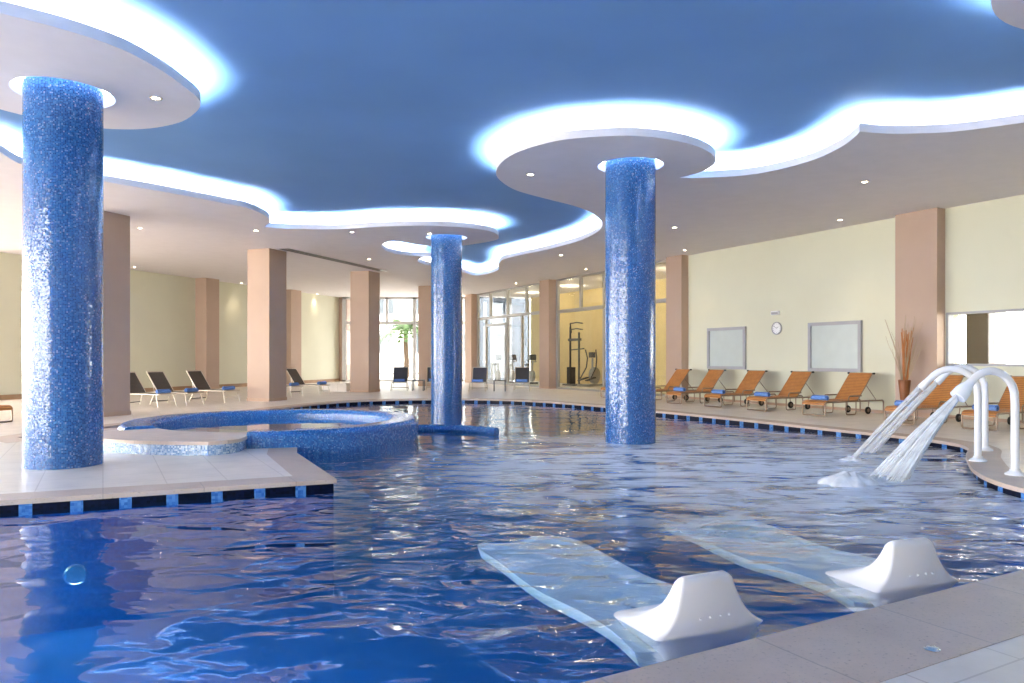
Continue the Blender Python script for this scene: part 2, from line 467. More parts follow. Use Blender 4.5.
def join_pieces(pieces):
    out = []
    for pc in pieces:
        for p in pc:
            if not out or math.hypot(p[0] - out[-1][0], p[1] - out[-1][1]) > 1e-3: out.append(p)
    if math.hypot(out[0][0] - out[-1][0], out[0][1] - out[-1][1]) < 1e-3: out.pop()
    return out

def area(lp): return sum(lp[i][0] * lp[(i + 1) % len(lp)][1] - lp[(i + 1) % len(lp)][0] * lp[i][1] for i in range(len(lp))) / 2

def offset(lp, d):
    """offset outward (d>0) of a closed loop"""
    s = 1 if area(lp) > 0 else -1; n = len(lp); out = []
    for i in range(n):
        a, b, c = Vector(lp[i - 1]), Vector(lp[i]), Vector(lp[(i + 1) % n])
        e1 = (b - a).normalized(); e2 = (c - b).normalized()
        n1 = Vector((e1.y, -e1.x)) * s; n2 = Vector((e2.y, -e2.x)) * s
        m = n1 + n2
        if m.length < .3: m = n1
        m.normalize(); k = 1 / max(.55, m.dot(n1))
        q = b + m * d * k; out.append((q.x, q.y))
    return out

def circle(c, r, n=48): return [(c[0] + r * math.cos(2 * PI * i / n), c[1] + r * math.sin(2 * PI * i / n)) for i in range(n)]

# ------------------------------------------------------------------ walls' own frames
WD, WN = Vector((.459, -.888)).normalized(), Vector((.888, .459)).normalized()
W0 = Vector((5.93, 24.9))
def W(t, k=0.0): return W0 + WD * t + WN * k
def wt(px, k=0.0):
    u = (px - CX) / F; p = W0 + WN * k
    return (p.y * u - p.x) / (WD.x - WD.y * u)
LD = Vector((.345, .9386)).normalized(); LN = Vector((LD.y, -LD.x))
L0 = Vector((-16.7, 24.1))
def Lp(s, k=0.0): return L0 + LD * s + LN * k

def wallbox(mb, p0, p1, thick, z0, z1):
    """box from p0 to p1; thickness to the right of the direction"""
    p0, p1 = Vector(p0), Vector(p1); d = (p1 - p0).normalized(); n = Vector((d.y, -d.x))
    c = (p0 + p1) / 2 + n * thick / 2
    mb.box((c.x, c.y, (z0 + z1) / 2), ((p1 - p0).length, abs(thick), z1 - z0), math.atan2(d.y, d.x))
    return mb

# ------------------------------------------------------------------ pool outline
CD = Vector((.876, .483)).normalized()
C0 = Vector((.295, 3.18))
def cp(t): p = C0 + CD * t; return (p.x, p.y)
pool_pieces = [
    [cp(-9.2), cp(-4), cp(0), cp(4), cp(6.6)],
    catmull([cp(6.6), (5.72, 7.2), (5.45, 7.85), (5.5, 8.5), (5.72, 9.15), (6.02, 9.75), (6.5, 10.6), (7.0, 11.35), (7.2, 11.9)]),
    catmull([(7.2, 11.9), (7.12, 12.5), (6.86, 13.2), (6.34, 14.2), (5.9, 15.1), (5.4, 16.2), (4.5, 17.9), (3.7, 19.3), (2.36, 21.6), (.9, 23.5), (-.5, 24.5), (-2.2, 24.8), (-4, 24.4), (-5, 23.7), (-5.7, 22.6), (-6.15, 21.3), (-6.5, 20.2), (-7.2, 17.8), (-8.0, 15.5), (-8.5, 13.9), (-8.62, 12.9)], 5),
    [(-8.62, 12.9), (-8.45, 12.75), (-8.2, 13.9), (-7.85, 14.7), (-6.5, 14.9), (-5, 14.0), (-3.6, 12.4), (-3.14, 10.81), (-2.01, 8.49)],
    [(-2.01, 8.49), (-4.99, 7.21), (-8.9, 5.53)],
    [(-8.9, 5.53), cp(-9.2)],
]
pool = join_pieces(pool_pieces)
pool_out = offset(pool, .42)

ROOM = [(-31, -9), (24, -9), (24, 43.0), (-31, 43.0)]
vs, fs = fill([ROOM, pool_out], -.10, 0.0)
struct(MB().add(vs, fs).build('floor', 'deck'))
# wide near coping: 0.63 m on the camera side
mb = MB()
vs, fs = fill([pool_out, pool], -.05, 0.0); mb.add(vs, fs)
struct(mb.build('trim_1', 'coping'), 'travertine coping around the pool edge')
# second row of the near coping
mb = MB(); a, b = Vector(cp(-9)), Vector(cp(9)); nn = Vector((CD.y, -CD.x))
p0, p1 = a + nn * .40, b + nn * .40
wallbox(mb, (p0.x, p0.y), (p1.x, p1.y), .22, -.05, .003)
struct(mb.build('trim_2', 'coping'), 'inner travertine row along the near pool edge')
wall_loop = offset(pool, .03)
struct(MB().ribbon(wall_loop, -1.35, -.05, True, False).build('wall_pool', 'poolwall'))
vs, fs = fill([wall_loop], -1.40, -1.35)
struct(MB().add(vs, fs).build('floor_pool', 'basin'))
# pale submerged steps beside the island corner
e0, e1 = Vector((-1.95, 8.45)), Vector((-3.10, 10.85)); ed = (e1 - e0).normalized(); en = Vector((ed.y, -ed.x))
mb = MB()
q0, q1 = e0 + ed * 1.0, e1 + ed * .8
wallbox(mb, q0, q1, .62, -1.35, -.42)
struct(mb.build('trim_3', 'step'), 'pale steps under the water beside the deck corner')

# water
vs, fs = fill([offset(pool, .06)], -1.46, WATER)
water = MB().add(vs, fs).build('pool_water', 'water')
import mathutils.geometry as mg
tag(water, 'rippled blue water filling the big curved pool', 'water', None, 'stuff')

# ------------------------------------------------------------------ ceiling
def sp(px, py): return at(px, py, SOF)
hole_px = [
    [(0, 152), (23, 165), (64, 174), (104, 181.5), (152, 189.6), (203, 199), (228, 204), (246, 207.5), (260, 213), (268.5, 218.5), (269, 223), (264, 227)],
    [(264, 227), (290, 228.8), (335.5, 229.3), (375, 227), (414.6, 225.7), (449, 226.4), (478, 229), (493, 232.3), (498, 236), (497.5, 239.3), (488, 241.8), (474, 244), (458, 246), (440, 246.4), (419.5, 245), (410, 243.5), (400, 241.5), (391, 241.3), (384, 243.5), (382.2, 247), (388, 251.7), (404, 255), (420, 256.3), (432, 256.2)],
    [(432, 256.2), (422.5, 257.4), (417.6, 260.8), (425, 264.3), (440, 267.5), (463, 272), (475, 275.4), (489, 273.5), (498, 269.6), (498.5, 264.6), (503, 259.5), (518.6, 255.5), (542, 250.7), (565.5, 244.8), (584, 239), (598, 231.5), (602.5, 224.4), (598, 217.5), (587, 210.6), (571, 205), (549, 199.5), (518, 191), (502, 182), (496, 173.5), (501, 163), (518, 152), (549, 142.5), (580.6, 137.8), (627.5, 135.8), (659, 138), (690, 144), (709, 152), (715.6, 159.7), (712, 166), (699, 172.8), (679, 177.8)],
    [(679, 177.8), (705.6, 177.6), (747, 175), (780.8, 169), (814, 159.6), (841, 147), (854.7, 137), (859.7, 131.5)],
    [(859.7, 131.5), (888, 133.7), (932, 133), (965.5, 130.4), (1024, 122.7)],
]
pieces = [catmull([sp(*p) for p in pc], 6) for pc in hole_px]
pieces[-1] = catmull([sp(*p) for p in hole_px[-1]] + [(8.6, 10.25), (9.7, 9.0), (10.2, 7.2), (10, 3), (8, -1), (3, -4), (-4, -4.6), (-9, -3), (-12.5, 1.5), (-12.6, 7.5), (-10.8, 11.0), (-9.4, 12.05), sp(0, 152)], 6)
hole = join_pieces(pieces)
COLUMNS = [(-5.82, 9.61, .452), (2.12, 13.25, .447), (-1.876, 21.2, .446)]
RING = 1.31
holes = [circle(c, c[2] * RING) for c in COLUMNS]
ROOF = [(-29, -9.2), (24.2, -9.2), (24.2, 43.2), (-29, 43.2)]
vs, fs = fill([ROOF, hole, holes[1], holes[2]], SOF, SOF + .04)
sof = struct(MB().add(vs, fs).build('ceiling_lower', 'soffit'), 'lower white ceiling with a wavy lit opening')

def clear_of(loop, p, d):
    P = Vector(p)
    for i in range(len(loop)):
        a, b = Vector(loop[i - 1]), Vector(loop[i]); ab = b - a
        t = max(0, min(1, (P - a).dot(ab) / max(1e-9, ab.length_squared)))
        if (a + ab * t - P).length < d: return False
    return True

def runs(loop, lp, d):
    ok = [clear_of(loop, p, d) for p in lp]; n = len(lp)
    return [(i, (i + 1) % n) for i in range(n) if ok[i] and ok[(i + 1) % n]]

def cove(loop, parent, inward):
    """lip, light strip on the ledge behind it; inward: sign of the offset that goes onto the panel"""
    lip_in = offset(loop, .03 * inward)
    mb = MB(); mb.ribbon(loop, SOF + .04, SOF + .13); mb.ribbon(lip_in, SOF + .04, SOF + .13, True, True); mb.band(loop, lip_in, SOF + .13)
    mb.build('fascia', 'soffit', parent)
    a, b = offset(loop, .10 * inward), offset(loop, .15 * inward)
    mb = MB(); keep = [i for i in range(len(a)) if clear_of(loop, a[i], .094) and clear_of(loop, b[i], .14)]
    for q, i in enumerate(keep):
        j = keep[(q + 1) % len(keep)]
        if math.hypot(a[i][0] - a[j][0], a[i][1] - a[j][1]) < 1.2:
            mb.add([(*a[i], SOF + .075), (*a[j], SOF + .075), (*b[j], SOF + .075), (*b[i], SOF + .075)], [(0, 1, 2, 3)])
    mb.build('light_strip', 'led', parent)
    w_ = offset(loop, .34 * inward); mb = MB(); keep = [i for i in range(len(w_)) if clear_of(loop, w_[i], .325)]
    for q, i in enumerate(keep):
        j = keep[(q + 1) % len(keep)]
        if math.hypot(w_[i][0] - w_[j][0], w_[i][1] - w_[j][1]) < 1.6:
            mb.add([(*w_[i], SOF + .04), (*w_[j], SOF + .04), (*w_[j], TOP), (*w_[i], TOP)], [(0, 1, 2, 3)])
    mb.build('cove_wall', 'white', parent)
cove(hole, sof, 1)
def collar(c, parent):
    mb = MB(); R = c[2] * RING
    mb.ribbon(circle(c, R), SOF + .04, TOP); mb.ribbon(circle(c, R + .02), SOF + .04, TOP)
    mb.build('collar', 'white', parent)
    mb = MB(); a = circle(c, R - .005, 40)
    mb.ribbon(a, SOF + .16, SOF + .24)
    mb.build('ring_light', 'ring', parent)
collar(COLUMNS[1], sof); collar(COLUMNS[2], sof)
struct(MB().add([(x, y, TOP) for x, y in ROOF], [(0, 1, 2, 3)]).build('ceiling', 'topceil'), 'blue upper ceiling')
mb = MB(); mb.ribbon(ROOF, SOF, TOP)
struct(mb.build('trim_4', 'white'), 'edge of the ceiling void')
# free discs
disc = catmull([(-4.14, 9.6), (-4.19, 9.95), (-4.39, 10.3), (-4.80, 10.75), (-5.3, 11.03), (-5.78, 11.12), (-6.3, 11.0), (-6.85, 10.55), (-7.2, 9.9), (-7.3, 9.1), (-7.1, 8.2), (-6.6, 7.5), (-5.9, 7.15), (-5.35, 7.2), (-4.87, 7.55), (-4.53, 7.91), (-4.31, 8.30), (-4.18, 8.88), (-4.14, 9.6)], 5)[:-1]
vs, fs = fill([disc, holes[0]], SOF, SOF + .04)
d1 = MB().add(vs, fs).build('ceiling_disc', 'soffit')
tag(d1, 'round dropped ceiling disc glowing around the top of the left blue column', 'ceiling disc', None, 'thing')
cove(disc, d1, -1); collar(COLUMNS[0], d1)
disc2 = circle((5.9, 6.3), 1.53, 64)
vs, fs = fill([disc2], SOF, SOF + .04)
d2 = MB().add(vs, fs).build('ceiling_disc', 'soffit')
tag(d2, 'dropped ceiling disc cut off by the top right corner, away from any column', 'ceiling disc', None, 'thing')
cove(disc2, d2, -1)
mb = MB(); mb.tube([(5.9, 6.3, SOF + .03), (5.9, 6.3, TOP)], .15, 16); mb.build('hanger', 'white', d2)

# ------------------------------------------------------------------ columns
lab = ['thick blue mosaic column standing on the left deck, nearest one', 'blue mosaic column rising from the middle of the pool by the churned water', 'blue mosaic column farthest off, behind the round hot tub']
for c, l, zb in zip(COLUMNS, lab, (0.0, -1.35, -1.35)):
    o = MB().lathe([(c[2], zb), (c[2], TOP)], (c[0], c[1], 0), 64).build('mosaic_column', 'column', None, 60)
    tag(o, l, 'column', 'blue mosaic columns', 'thing')

# square pillars, evenly spaced row on the left
near = Vector((-7.63, 23.25)); stepv = Vector((1.95, 6.07))
plab = ['dark-sided taupe pillar right behind the nearest blue column', 'taupe pillar behind the round hot tub with a grey shaded side', 'taupe pillar standing left of the far glazed end wall', 'taupe pillar half hidden left of the farthest blue column']
def pillar(c, dx, dy, sx, sy, label, group, mat='taupe'):
    """corner c, extends dx*sx and dy*sy"""
    q = [c, c + dx * sx, c + dx * sx + dy * sy, c + dy * sy]
    ctr = sum(q, Vector((0, 0))) / 4
    o = empty('square_pillar', (ctr.x, ctr.y, 0), math.atan2(dx.y, dx.x))
    MB().box((0, 0, SOF / 2), (sx, sy, SOF)).build('shaft', mat, o)
    MB().box((0, 0, .05), (sx + .03, sy + .03, .10)).build('skirting', 'skirtlight', o)
    return tag(o, label, 'pillar', group, 'thing')
M['skirtlight'] = paint('taupe_skirting', (.52, .36, .26), .5, .05)
for i in range(4):
    pillar(near + stepv * (i - 1), -LN, LD, .84, .86, plab[i], 'free standing taupe pillars')
# pilasters on the walls
pillar(Lp(8.55, 0), LN, LD, .6, .78, 'taupe pilaster on the left yellow wall behind the dark loungers', 'wall pilasters')
pillar(Lp(14.4, 0), LN, LD, .6, .85, 'taupe pilaster on the left wall, peeking out beside the hot tub pillar', 'wall pilasters')
pillar(Lp(19.6, 0), LN, LD, .5, .85, 'taupe pilaster in the far left corner beside the end glazing', 'wall pilasters')
pillar(W(7.79, -.30), WD, WN, 1.04, .34, 'wide taupe pilaster behind the vase of dry twigs', 'wall pilasters')
pillar(W(-.79, -.30), WD, WN, .80, .34, 'taupe pilaster between the gym glazing and the first frosted window', 'wall pilasters')
pillar(W(-9.65, -.30), WD, WN, .85, .5, 'taupe pilaster between the gym glazing and the entrance glazing', 'wall pilasters')
pillar(W(-18.1, -.25), WD, WN, .85, .5, 'taupe pilaster at the far corner left of the entrance glazing', 'wall pilasters')

# ------------------------------------------------------------------ walls
TR = wt(946, 0)          # right window start
WZ0, WZ1 = 1.20, 2.42    # its sill and head
mb = MB()
# thickness on the outward side: direction +t has right-hand side = (d.y,-d.x) = (-.888,-.459) -> use negative thickness
def rw(mb, ta, tb, z0, z1, k=0.0, th=.2):
    a, b = W(ta, k + th / 2), W(tb, k + th / 2); c = (a + b) / 2
    mb.box((c.x, c.y, (z0 + z1) / 2), ((b - a).length, th, z1 - z0), math.atan2(WD.y, WD.x))
TR2 = TR + 3.6
rw(mb, -.1, TR, 0, SOF); rw(mb, TR, TR2, 0, WZ0); rw(mb, TR, TR2, WZ1, SOF); rw(mb, TR2, 38, 0, SOF)
struct(mb.build('wall_right', 'wall'))
mb = MB()
a, b = Lp(-.4), Lp(20.4); wallbox(mb, a, b, -.2, 0, SOF)
struct(mb.build('wall_left', 'wall'))
mb = MB(); wallbox(mb, Lp(-.4, .03), Lp(20.4, .03), .0 + .03, 0, .16); struct(mb.build('baseboard_left', 'skirt'))
mb = MB(); rw(mb, .02, 7.78, 0, .07, -.02, .02); rw(mb, 8.84, 38, 0, .07, -.02, .02); struct(mb.build('baseboard_right', 'skirtlight'))
mb = MB(); wallbox(mb, (-9, -9), (24, -9), .2, 0, SOF); struct(mb.build('wall_rear', 'wall'))

# gym room behind the glazing
GK = 4.0; GE = -19.3
mb = MB(); rw(mb, GE + 1.0, .2, 0, SOF, GK, .15)
a, b = W(.1, .2), W(.1, GK)
wallbox(mb, a, b, .15, 0, SOF)
struct(mb.build('wall_gym', 'gymwall'))
root = empty('window_7'); struct(root, 'tinted end window of the gym')
ga, gb = W(GE + .9, .35), W(GE + .9, GK)
mb = MB(); wallbox(mb, ga, gb, .01, .06, SOF - .02); mb.build('window_pane', 'gymtint', root)
mb = MB()
for f_ in (.02, .33, .66, .98):
    q = ga.lerp(gb, f_); mb.box((q.x, q.y, SOF / 2), (.09, .09, SOF - .02))
mb.build('window_frame', 'frame', root)

def grid_window(name, pts_t, zs, frame_of, mull, glassmat='glass', k=0.05):
    pass

def glazing(name, ta, tb, k, verts, trans, label, doors=()):
    """glazed wall: frame with verticals at t values (t, z0, z1, w), transoms z"""
    root = empty(name); struct(root, label)
    ang = math.atan2(WD.y, WD.x)
    def box(mb, t0, t1, z0, z1, d=.10):
        a, b = W(t0, k), W(t1, k); c = (a + b) / 2
        mb.box((c.x, c.y, (z0 + z1) / 2), ((b - a).length, d, z1 - z0), ang)
    mb = MB()
    box(mb, ta, tb, 0, .08); box(mb, ta, tb, SOF - .08, SOF)
    for z in trans: box(mb, ta, tb, z - .07, z + .07, .12)
    for (t, z0, z1, w) in verts: box(mb, t - w / 2, t + w / 2, z0, z1, .12)
    mb.build('window_frame', 'frame', root)
    mb = MB(); box(mb, ta, tb, .08, SOF - .08, .012); mb.build('window_pane', 'glass', root)
    return root
tA, tB = -17.2, -9.6
e1, e2, e3 = wt(490.5, .1), wt(507.5, .1), wt(526.5, .1)
lo1, lo2 = wt(486, .1), wt(522, .1)
glazing('window_1', tA, tB, .12, [(tA + .06, 0, SOF, .12), (tB - .06, 0, SOF, .12), (e1, 3.45, SOF, .1), (e2, 0, SOF, .14), (e3, 3.45, SOF, .1), (lo1, 0, 3.45, .1), (lo2, 0, 3.45, .1)], [3.45], 'glazed entrance wall at the far end')
root = empty('door_1'); struct(root, 'glass entrance door in the far glazing')
ang = math.atan2(WD.y, WD.x)
mb = MB(); 
for (ta, tb, z0, z1) in ((lo1 + .06, e2 - .08, 3.0, 3.12), (lo1 + .06, e2 - .08, .1, .22), (lo1 + .06, lo1 + .16, .1, 3.12), (e2 - .18, e2 - .08, .1, 3.12)):
    a, b = W(ta, .05), W(tb, .05); c = (a + b) / 2; mb.box((c.x, c.y, (z0 + z1) / 2), ((b - a).length, .06, z1 - z0), ang)
mb.build('door_frame', 'frame', root)
a = W(e2 - .3, 0.0); mb = MB(); mb.tube([(a.x, a.y, .95), (a.x, a.y, 1.35)], .02); mb.build('door_handle', 'chrome', root)
tA, tB = -8.8, -.79
glazing('window_2', tA, tB, .12, [(tA + .07, 0, SOF, .14), (tB - .06, 0, SOF, .12), (wt(580.7, .1), 3.4, SOF, .1), (wt(604, .1), 0, SOF, .1), (wt(640, .1), 3.4, SOF, .1)], [3.4], 'tall glazing in front of the gym')
# end wall glazing
ya = 42.3
root = empty('window_3'); struct(root, 'glazed far end wall')
xa, xb = -9.7, -2.6
mb = MB()
for (x, z0, z1, w) in ((xa + .1, 0, SOF, .2), (at(387, 0)[0] * 0 + (387 - CX) / F * ya, 3.35, SOF, .13), ((414.5 - CX) / F * ya, 0, SOF, .18), ((432 - CX) / F * ya, 0, SOF, .12), ((462 - CX) / F * ya, 0, SOF, .12)):
    mb.box((x, ya, (z0 + z1) / 2), (w, .12, z1 - z0))
mb.box(((xa + xb) / 2, ya, 3.35), (xb - xa, .14, .16)); mb.box(((xa + xb) / 2, ya, SOF - .06), (xb - xa, .12, .12)); mb.box(((xa + xb) / 2, ya, .05), (xb - xa, .12, .1))
mb.build('window_frame', 'frame', root)
MB().box(((xa + xb) / 2, ya, SOF / 2), (xb - xa, .012, SOF)).build('window_pane', 'tinted', root)

# frosted windows on the right wall
def panel_window(n, pa, pb, z0, z1, label):
    root = empty('window_%d' % n); struct(root, label)
    ta, tb = wt(pa), wt(pb); w = .09
    def box(mb, t0, t1, za, zb, d, kk):
        a, b = W(t0, kk), W(t1, kk); c = (a + b) / 2
        mb.box((c.x, c.y, (za + zb) / 2), ((b - a).length, d, zb - za), ang)
    mb = MB()
    box(mb, ta, tb, z1 - w, z1, .07, -.035); box(mb, ta, tb, z0, z0 + w, .07, -.035)
    box(mb, ta, ta + w, z0 + w, z1 - w, .07, -.035); box(mb, tb - w, tb, z0 + w, z1 - w, .07, -.035)
    mb.build('window_frame', 'palegrey', root)
    mb = MB(); box(mb, ta + w, tb - w, z0 + w, z1 - w, .02, -.015); mb.build('window_pane', 'frost', root)
panel_window(4, 708.5, 746.5, 1.02, 2.33, 'frosted window left of the clock')
panel_window(5, 809.5, 862.5, 1.01, 2.34, 'frosted window right of the clock')
# clear window at the right edge
root = empty('window_6'); struct(root, 'clear window at the right edge')
def rbox(mb, t0, t1, za, zb, d, kk):
    a, b = W(t0, kk), W(t1, kk); c = (a + b) / 2
    mb.box((c.x, c.y, (za + zb) / 2), ((b - a).length, d, zb - za), ang)
mb = MB(); rbox(mb, TR, TR2, WZ1 - .05, WZ1, .2, .1); rbox(mb, TR, TR2, WZ0, WZ0 + .05, .2, .1); rbox(mb, TR, TR + .05, WZ0, WZ1, .2, .1); rbox(mb, TR2 - .05, TR2, WZ0, WZ1, .2, .1)
mb.build('window_frame', 'palegrey', root)
mb = MB(); rbox(mb, TR + .05, TR2 - .05, WZ0 + .05, WZ1 - .05, .012, .1); mb.build('window_pane', 'glass', root)
# the room behind it: partition with a round-ended opening, a pillar
pk = 1.2
def wk(px, k): return wt(px, k)
tL = wk(946, pk) - .9; tO = wk(946.5, pk); tE = wk(966, pk); tR_ = tO + 4.5
def P3(t, z, k): p = W(t, k); return (p.x, p.y, z)
zc, zr = 1.82, .60
outer = [(tL, 0), (tE, 0), (tE, SOF), (tL, SOF)]
inner = [(tE - .0, zc - zr)] + [(tO + .34 - .34 * math.sin(a), zc - zr * math.cos(a)) for a in [PI * i / 16 for i in range(17)]] + [(tE, zc + zr)]
poly = [(tL, 0), (tE, 0), (tE, zc - zr)] + inner[1:-1] + [(tE, zc + zr), (tE, SOF), (tL, SOF)]
vv = [P3(t, z, pk) for t, z in poly] + [P3(t, z, pk + .12) for t, z in poly]; n = len(poly)
mb = MB(); tri = mg.tessellate_polygon([[Vector((t, z, 0)) for t, z in poly]])
mb.add(vv, [tuple(t) for t in tri] + [tuple(n + i for i in reversed(t)) for t in tri] + [(i, (i + 1) % n, n + (i + 1) % n, n + i) for i in range(n)])
struct(mb.build('wall_annex', 'curtain'), 'inner wall with a round ended opening seen through the right window')
pillar(W(wk(966, pk - .1), pk - .1), WD, WN, wk(988, pk - .1) - wk(966, pk - .1), .3, 'brown pillar seen through the right edge window', 'wall pilasters', 'darkbrown')
mb = MB(); pts = []
for i in range(9):
    p = W(wk(995, pk) + i * .03, pk + (.03 if i % 2 else 0)); pts.append((p.x, p.y))
mb.ribbon(pts, .3, 2.9, False); mb.ribbon(offset(pts + pts[::-1], .004)[:9], .3, 2.9, False)
o = mb.build('curtain', 'curtain'); tag(o, 'narrow cream curtain hanging behind the right edge window', 'curtain')

# ------------------------------------------------------------------ hot tub
JC = (-4.42, 13.9)
a_in, a_out = math.radians(-82), math.radians(222)
tub = empty('hot_tub', (JC[0], JC[1], 0)); tag(tub, 'raised round hot tub with a blue mosaic rim', 'hot tub')
Ro, Ri, zt = 2.64, 2.12, .25
prof = [(Ro, -1.35), (Ro, zt - .10)]
for i in range(1, 8):
    a = PI / 2 * i / 7; prof.append((Ro - .10 + .10 * math.cos(a), zt - .10 + .10 * math.sin(a)))
for i in range(1, 8):
    a = PI / 2 * i / 7; prof.append((Ri + .10 - .10 * math.sin(a), zt - .10 + .10 * math.cos(a)))
prof += [(Ri, -.7)]
MB().lathe(prof, (0, 0, 0), 96, a_in, a_out, close=True).build('rim', 'rim', tub, 40)
MB().lathe([(Ri + .02, -.70), (0.01, -.70)], (0, 0, 0), 64).build('tub_floor', 'step', tub)
MB().lathe([(Ri + .01, -.7), (Ri + .01, -.05)], (0, 0, 0), 64, a_out - 2 * PI, a_in).build('inner_wall', 'rim', tub)
s0, s1 = a_out - 2 * PI - .02, a_in - .005
Rs = 3.38
def sector(ro, ri, a0, a1, rc):
    pts = [(ro * math.cos(a0 + (a1 - rc / ro - a0) * i / 40), ro * math.sin(a0 + (a1 - rc / ro - a0) * i / 40)) for i in range(41)]
    rv = Vector((math.cos(a1), math.sin(a1))); tv = Vector((-math.sin(a1), math.cos(a1)))
    for i in range(1, 9):
        t = PI / 2 * i / 8; p = rv * (ro - rc + rc * math.cos(t)) + tv * (-rc + rc * math.sin(t)); pts.append((p.x, p.y))
    pts += [(ri * math.cos(a1 + (a0 - a1) * i / 40), ri * math.sin(a1 + (a0 - a1) * i / 40)) for i in range(41)]
    return pts
sec = sector(Rs, Ri, s0, s1, .45)
MB().ribbon(sec, 0.0, .15).build('step_side', 'palemosaic', tub)
vs, fs = fill([sector(Rs + .03, Ri - .02, s0, s1 + .01, .47)], .15, .20)
MB().add(vs, fs).build('stone_cap', 'stone', tub, None, .008)
mb = MB().add([(0, 0, .10)] + [((Ri + .004) * math.cos(2 * PI * i / 64), (Ri + .004) * math.sin(2 * PI * i / 64), .10) for i in range(64)], [(0, i + 1, (i + 1) % 64 + 1) for i in range(64)])
o = mb.build('tub_water', 'tubwater'); o.location = (JC[0], JC[1], 0); tag(o, 'calm water filling the round hot tub', 'water', None, 'stuff')
# tubular arm on the water
pts = catmull([(-1.75, 14.6), (-1.2, 15.1), (-.75, 15.15), (-.3, 14.85)], 8)
s_, e_ = at(410, 424, 0.0), None
pts = catmull([(-2.15, 15.25), (-1.6, 15.35), (-1.0, 15.2), (-.31, 14.72)], 8)
o = MB().tube([(x, y, WATER + .03) for x, y in pts], .09, 16).build('pool_divider', 'rim', None, 50)
tag(o, 'low blue mosaic tube reaching out from the hot tub over the water', 'pool rail')

# ------------------------------------------------------------------ loungers
def rattan_lounger():
    r = empty('rattan_lounger'); w = .33; Ls = 2.08; zr = .33
    for s in (-1, 1):
        x = s * w
        MB().tube([(x, .05, zr), (x, .5, zr), (x, 1.2, zr), (x, Ls - .05, zr)], .019).build('rail', 'bronze', r, 60)
        pts = [(x, .06, zr), (x, .025, zr - .012), (x, .006, zr - .04), (x, 0, zr - .08), (x, 0.0, .06), (x * .985, .0, .03), (x * .93, 0, .016)]
        MB().tube(pts, .019).build('leg', 'bronze', r, 60)
        pts = [(x, Ls - .06, zr), (x, Ls - .025, zr - .012), (x, Ls - .006, zr - .04), (x, Ls, zr - .08), (x, Ls, .02)]
        MB().tube(pts, .019).build('leg', 'bronze', r, 60)
        pts = [(x, .72, zr), (x, .72, .07), (x, .735, .03), (x, .77, .018), (x, 1.02, .018), (x, 1.055, .03), (x, 1.07, .07), (x, 1.07, zr)]
        MB().tube(pts, .014).build('side_loop', 'bronze', r, 60)
        pts = [(x * 1.06, .78, zr + .01), (x * 1.06, .79, zr + .10), (x * 1.06, .83, zr + .13), (x * 1.06, 1.24, zr + .13)]
        MB().tube(pts, .017).build('armrest', 'bronze', r, 60)
        MB().tube([(x * .92, 1.46, .72), (x * .92, 1.85, zr)], .009).build('back_strut', 'bronze', r, 60)
        wl = MB(); wl.lathe([(.085, -.02), (.092, 0), (.085, .02), (.05, .022), (.05, -.022)], (0, 0, 0), 24, close=True)
        m = Matrix.Translation((x * .86, 1.56, .092)) @ Matrix.Rotation(PI / 2, 4, 'Y')
        wl.v = [m @ p for p in wl.v]; wo = wl.build('wheel', 'black', r, 50)
        hb = MB(); hb.lathe([(.052, -.012), (.052, .012), (.0, .016)], (0, 0, 0), 16); hb.v = [m @ p for p in hb.v]; hb.build('hub', 'bronze', wo, 50)
        MB().tube([(x * .86, 1.56, .092), (x * .95, 1.56, zr)], .012).build('wheel_post', 'bronze', r)
    MB().tube([(-w * .95, 0, .016), (w * .95, 0, .016)], .019).build('foot_bar', 'bronze', r, 60)
    MB().tube([(-w, Ls * .5, zr), (w, Ls * .5, zr)], .015).build('cross_bar', 'bronze', r, 60)
    MB().tube([(-w * .9, 1.56, .092), (w * .9, 1.56, .092)], .01).build('axle', 'bronze', r, 60)
    def sheet(path, th, hw):
        mb = MB(); n = len(path); vs = []
        for i, (y, z) in enumerate(path):
            a = Vector(path[max(i - 1, 0)]); b = Vector(path[min(i + 1, n - 1)]); d = (b - a).normalized(); nn = Vector((-d.y, d.x)) * th
            vs += [(-hw, y, z), (hw, y, z), (hw, y + nn.x, z + nn.y), (-hw, y + nn.x, z + nn.y)]
        fs = [(0, 1, 2, 3), tuple(4 * (n - 1) + k for k in (3, 2, 1, 0))]
        for i in range(n - 1):
            for k in range(4): fs.append((4 * i + k, 4 * (i + 1) + k, 4 * (i + 1) + (k + 1) % 4, 4 * i + (k + 1) % 4))
        return mb.add(vs, fs)
    sheet([(-.012, .26), (-.008, .31), (.02, .335), (.07, .345), (.3, .347), (.6, .345), (1.13, .345)], .016, w - .012).build('seat', 'rattan', r, 40)
    sheet([(1.14, .35), (1.25, .475), (1.40, .655), (1.55, .835), (1.68, .985)], .016, w - .012).build('backrest', 'rattan', r, 40)
    MB().tube([(-w - .01, 1.685, .995), (w + .01, 1.685, .995)], .017).build('head_bar', 'bronze', r, 60)
    for s in (-1, 1):
        MB().tube([(s * (w - .005), 1.685, .995), (s * (w + .05), 1.685, .995)], .024).build('end_cap', 'black', r, 60)
        MB().tube([(s * (w - .01), 1.13, .345), (s * (w - .01), 1.685, .995)], .013).build('back_rail', 'bronze', r, 60)
    return r

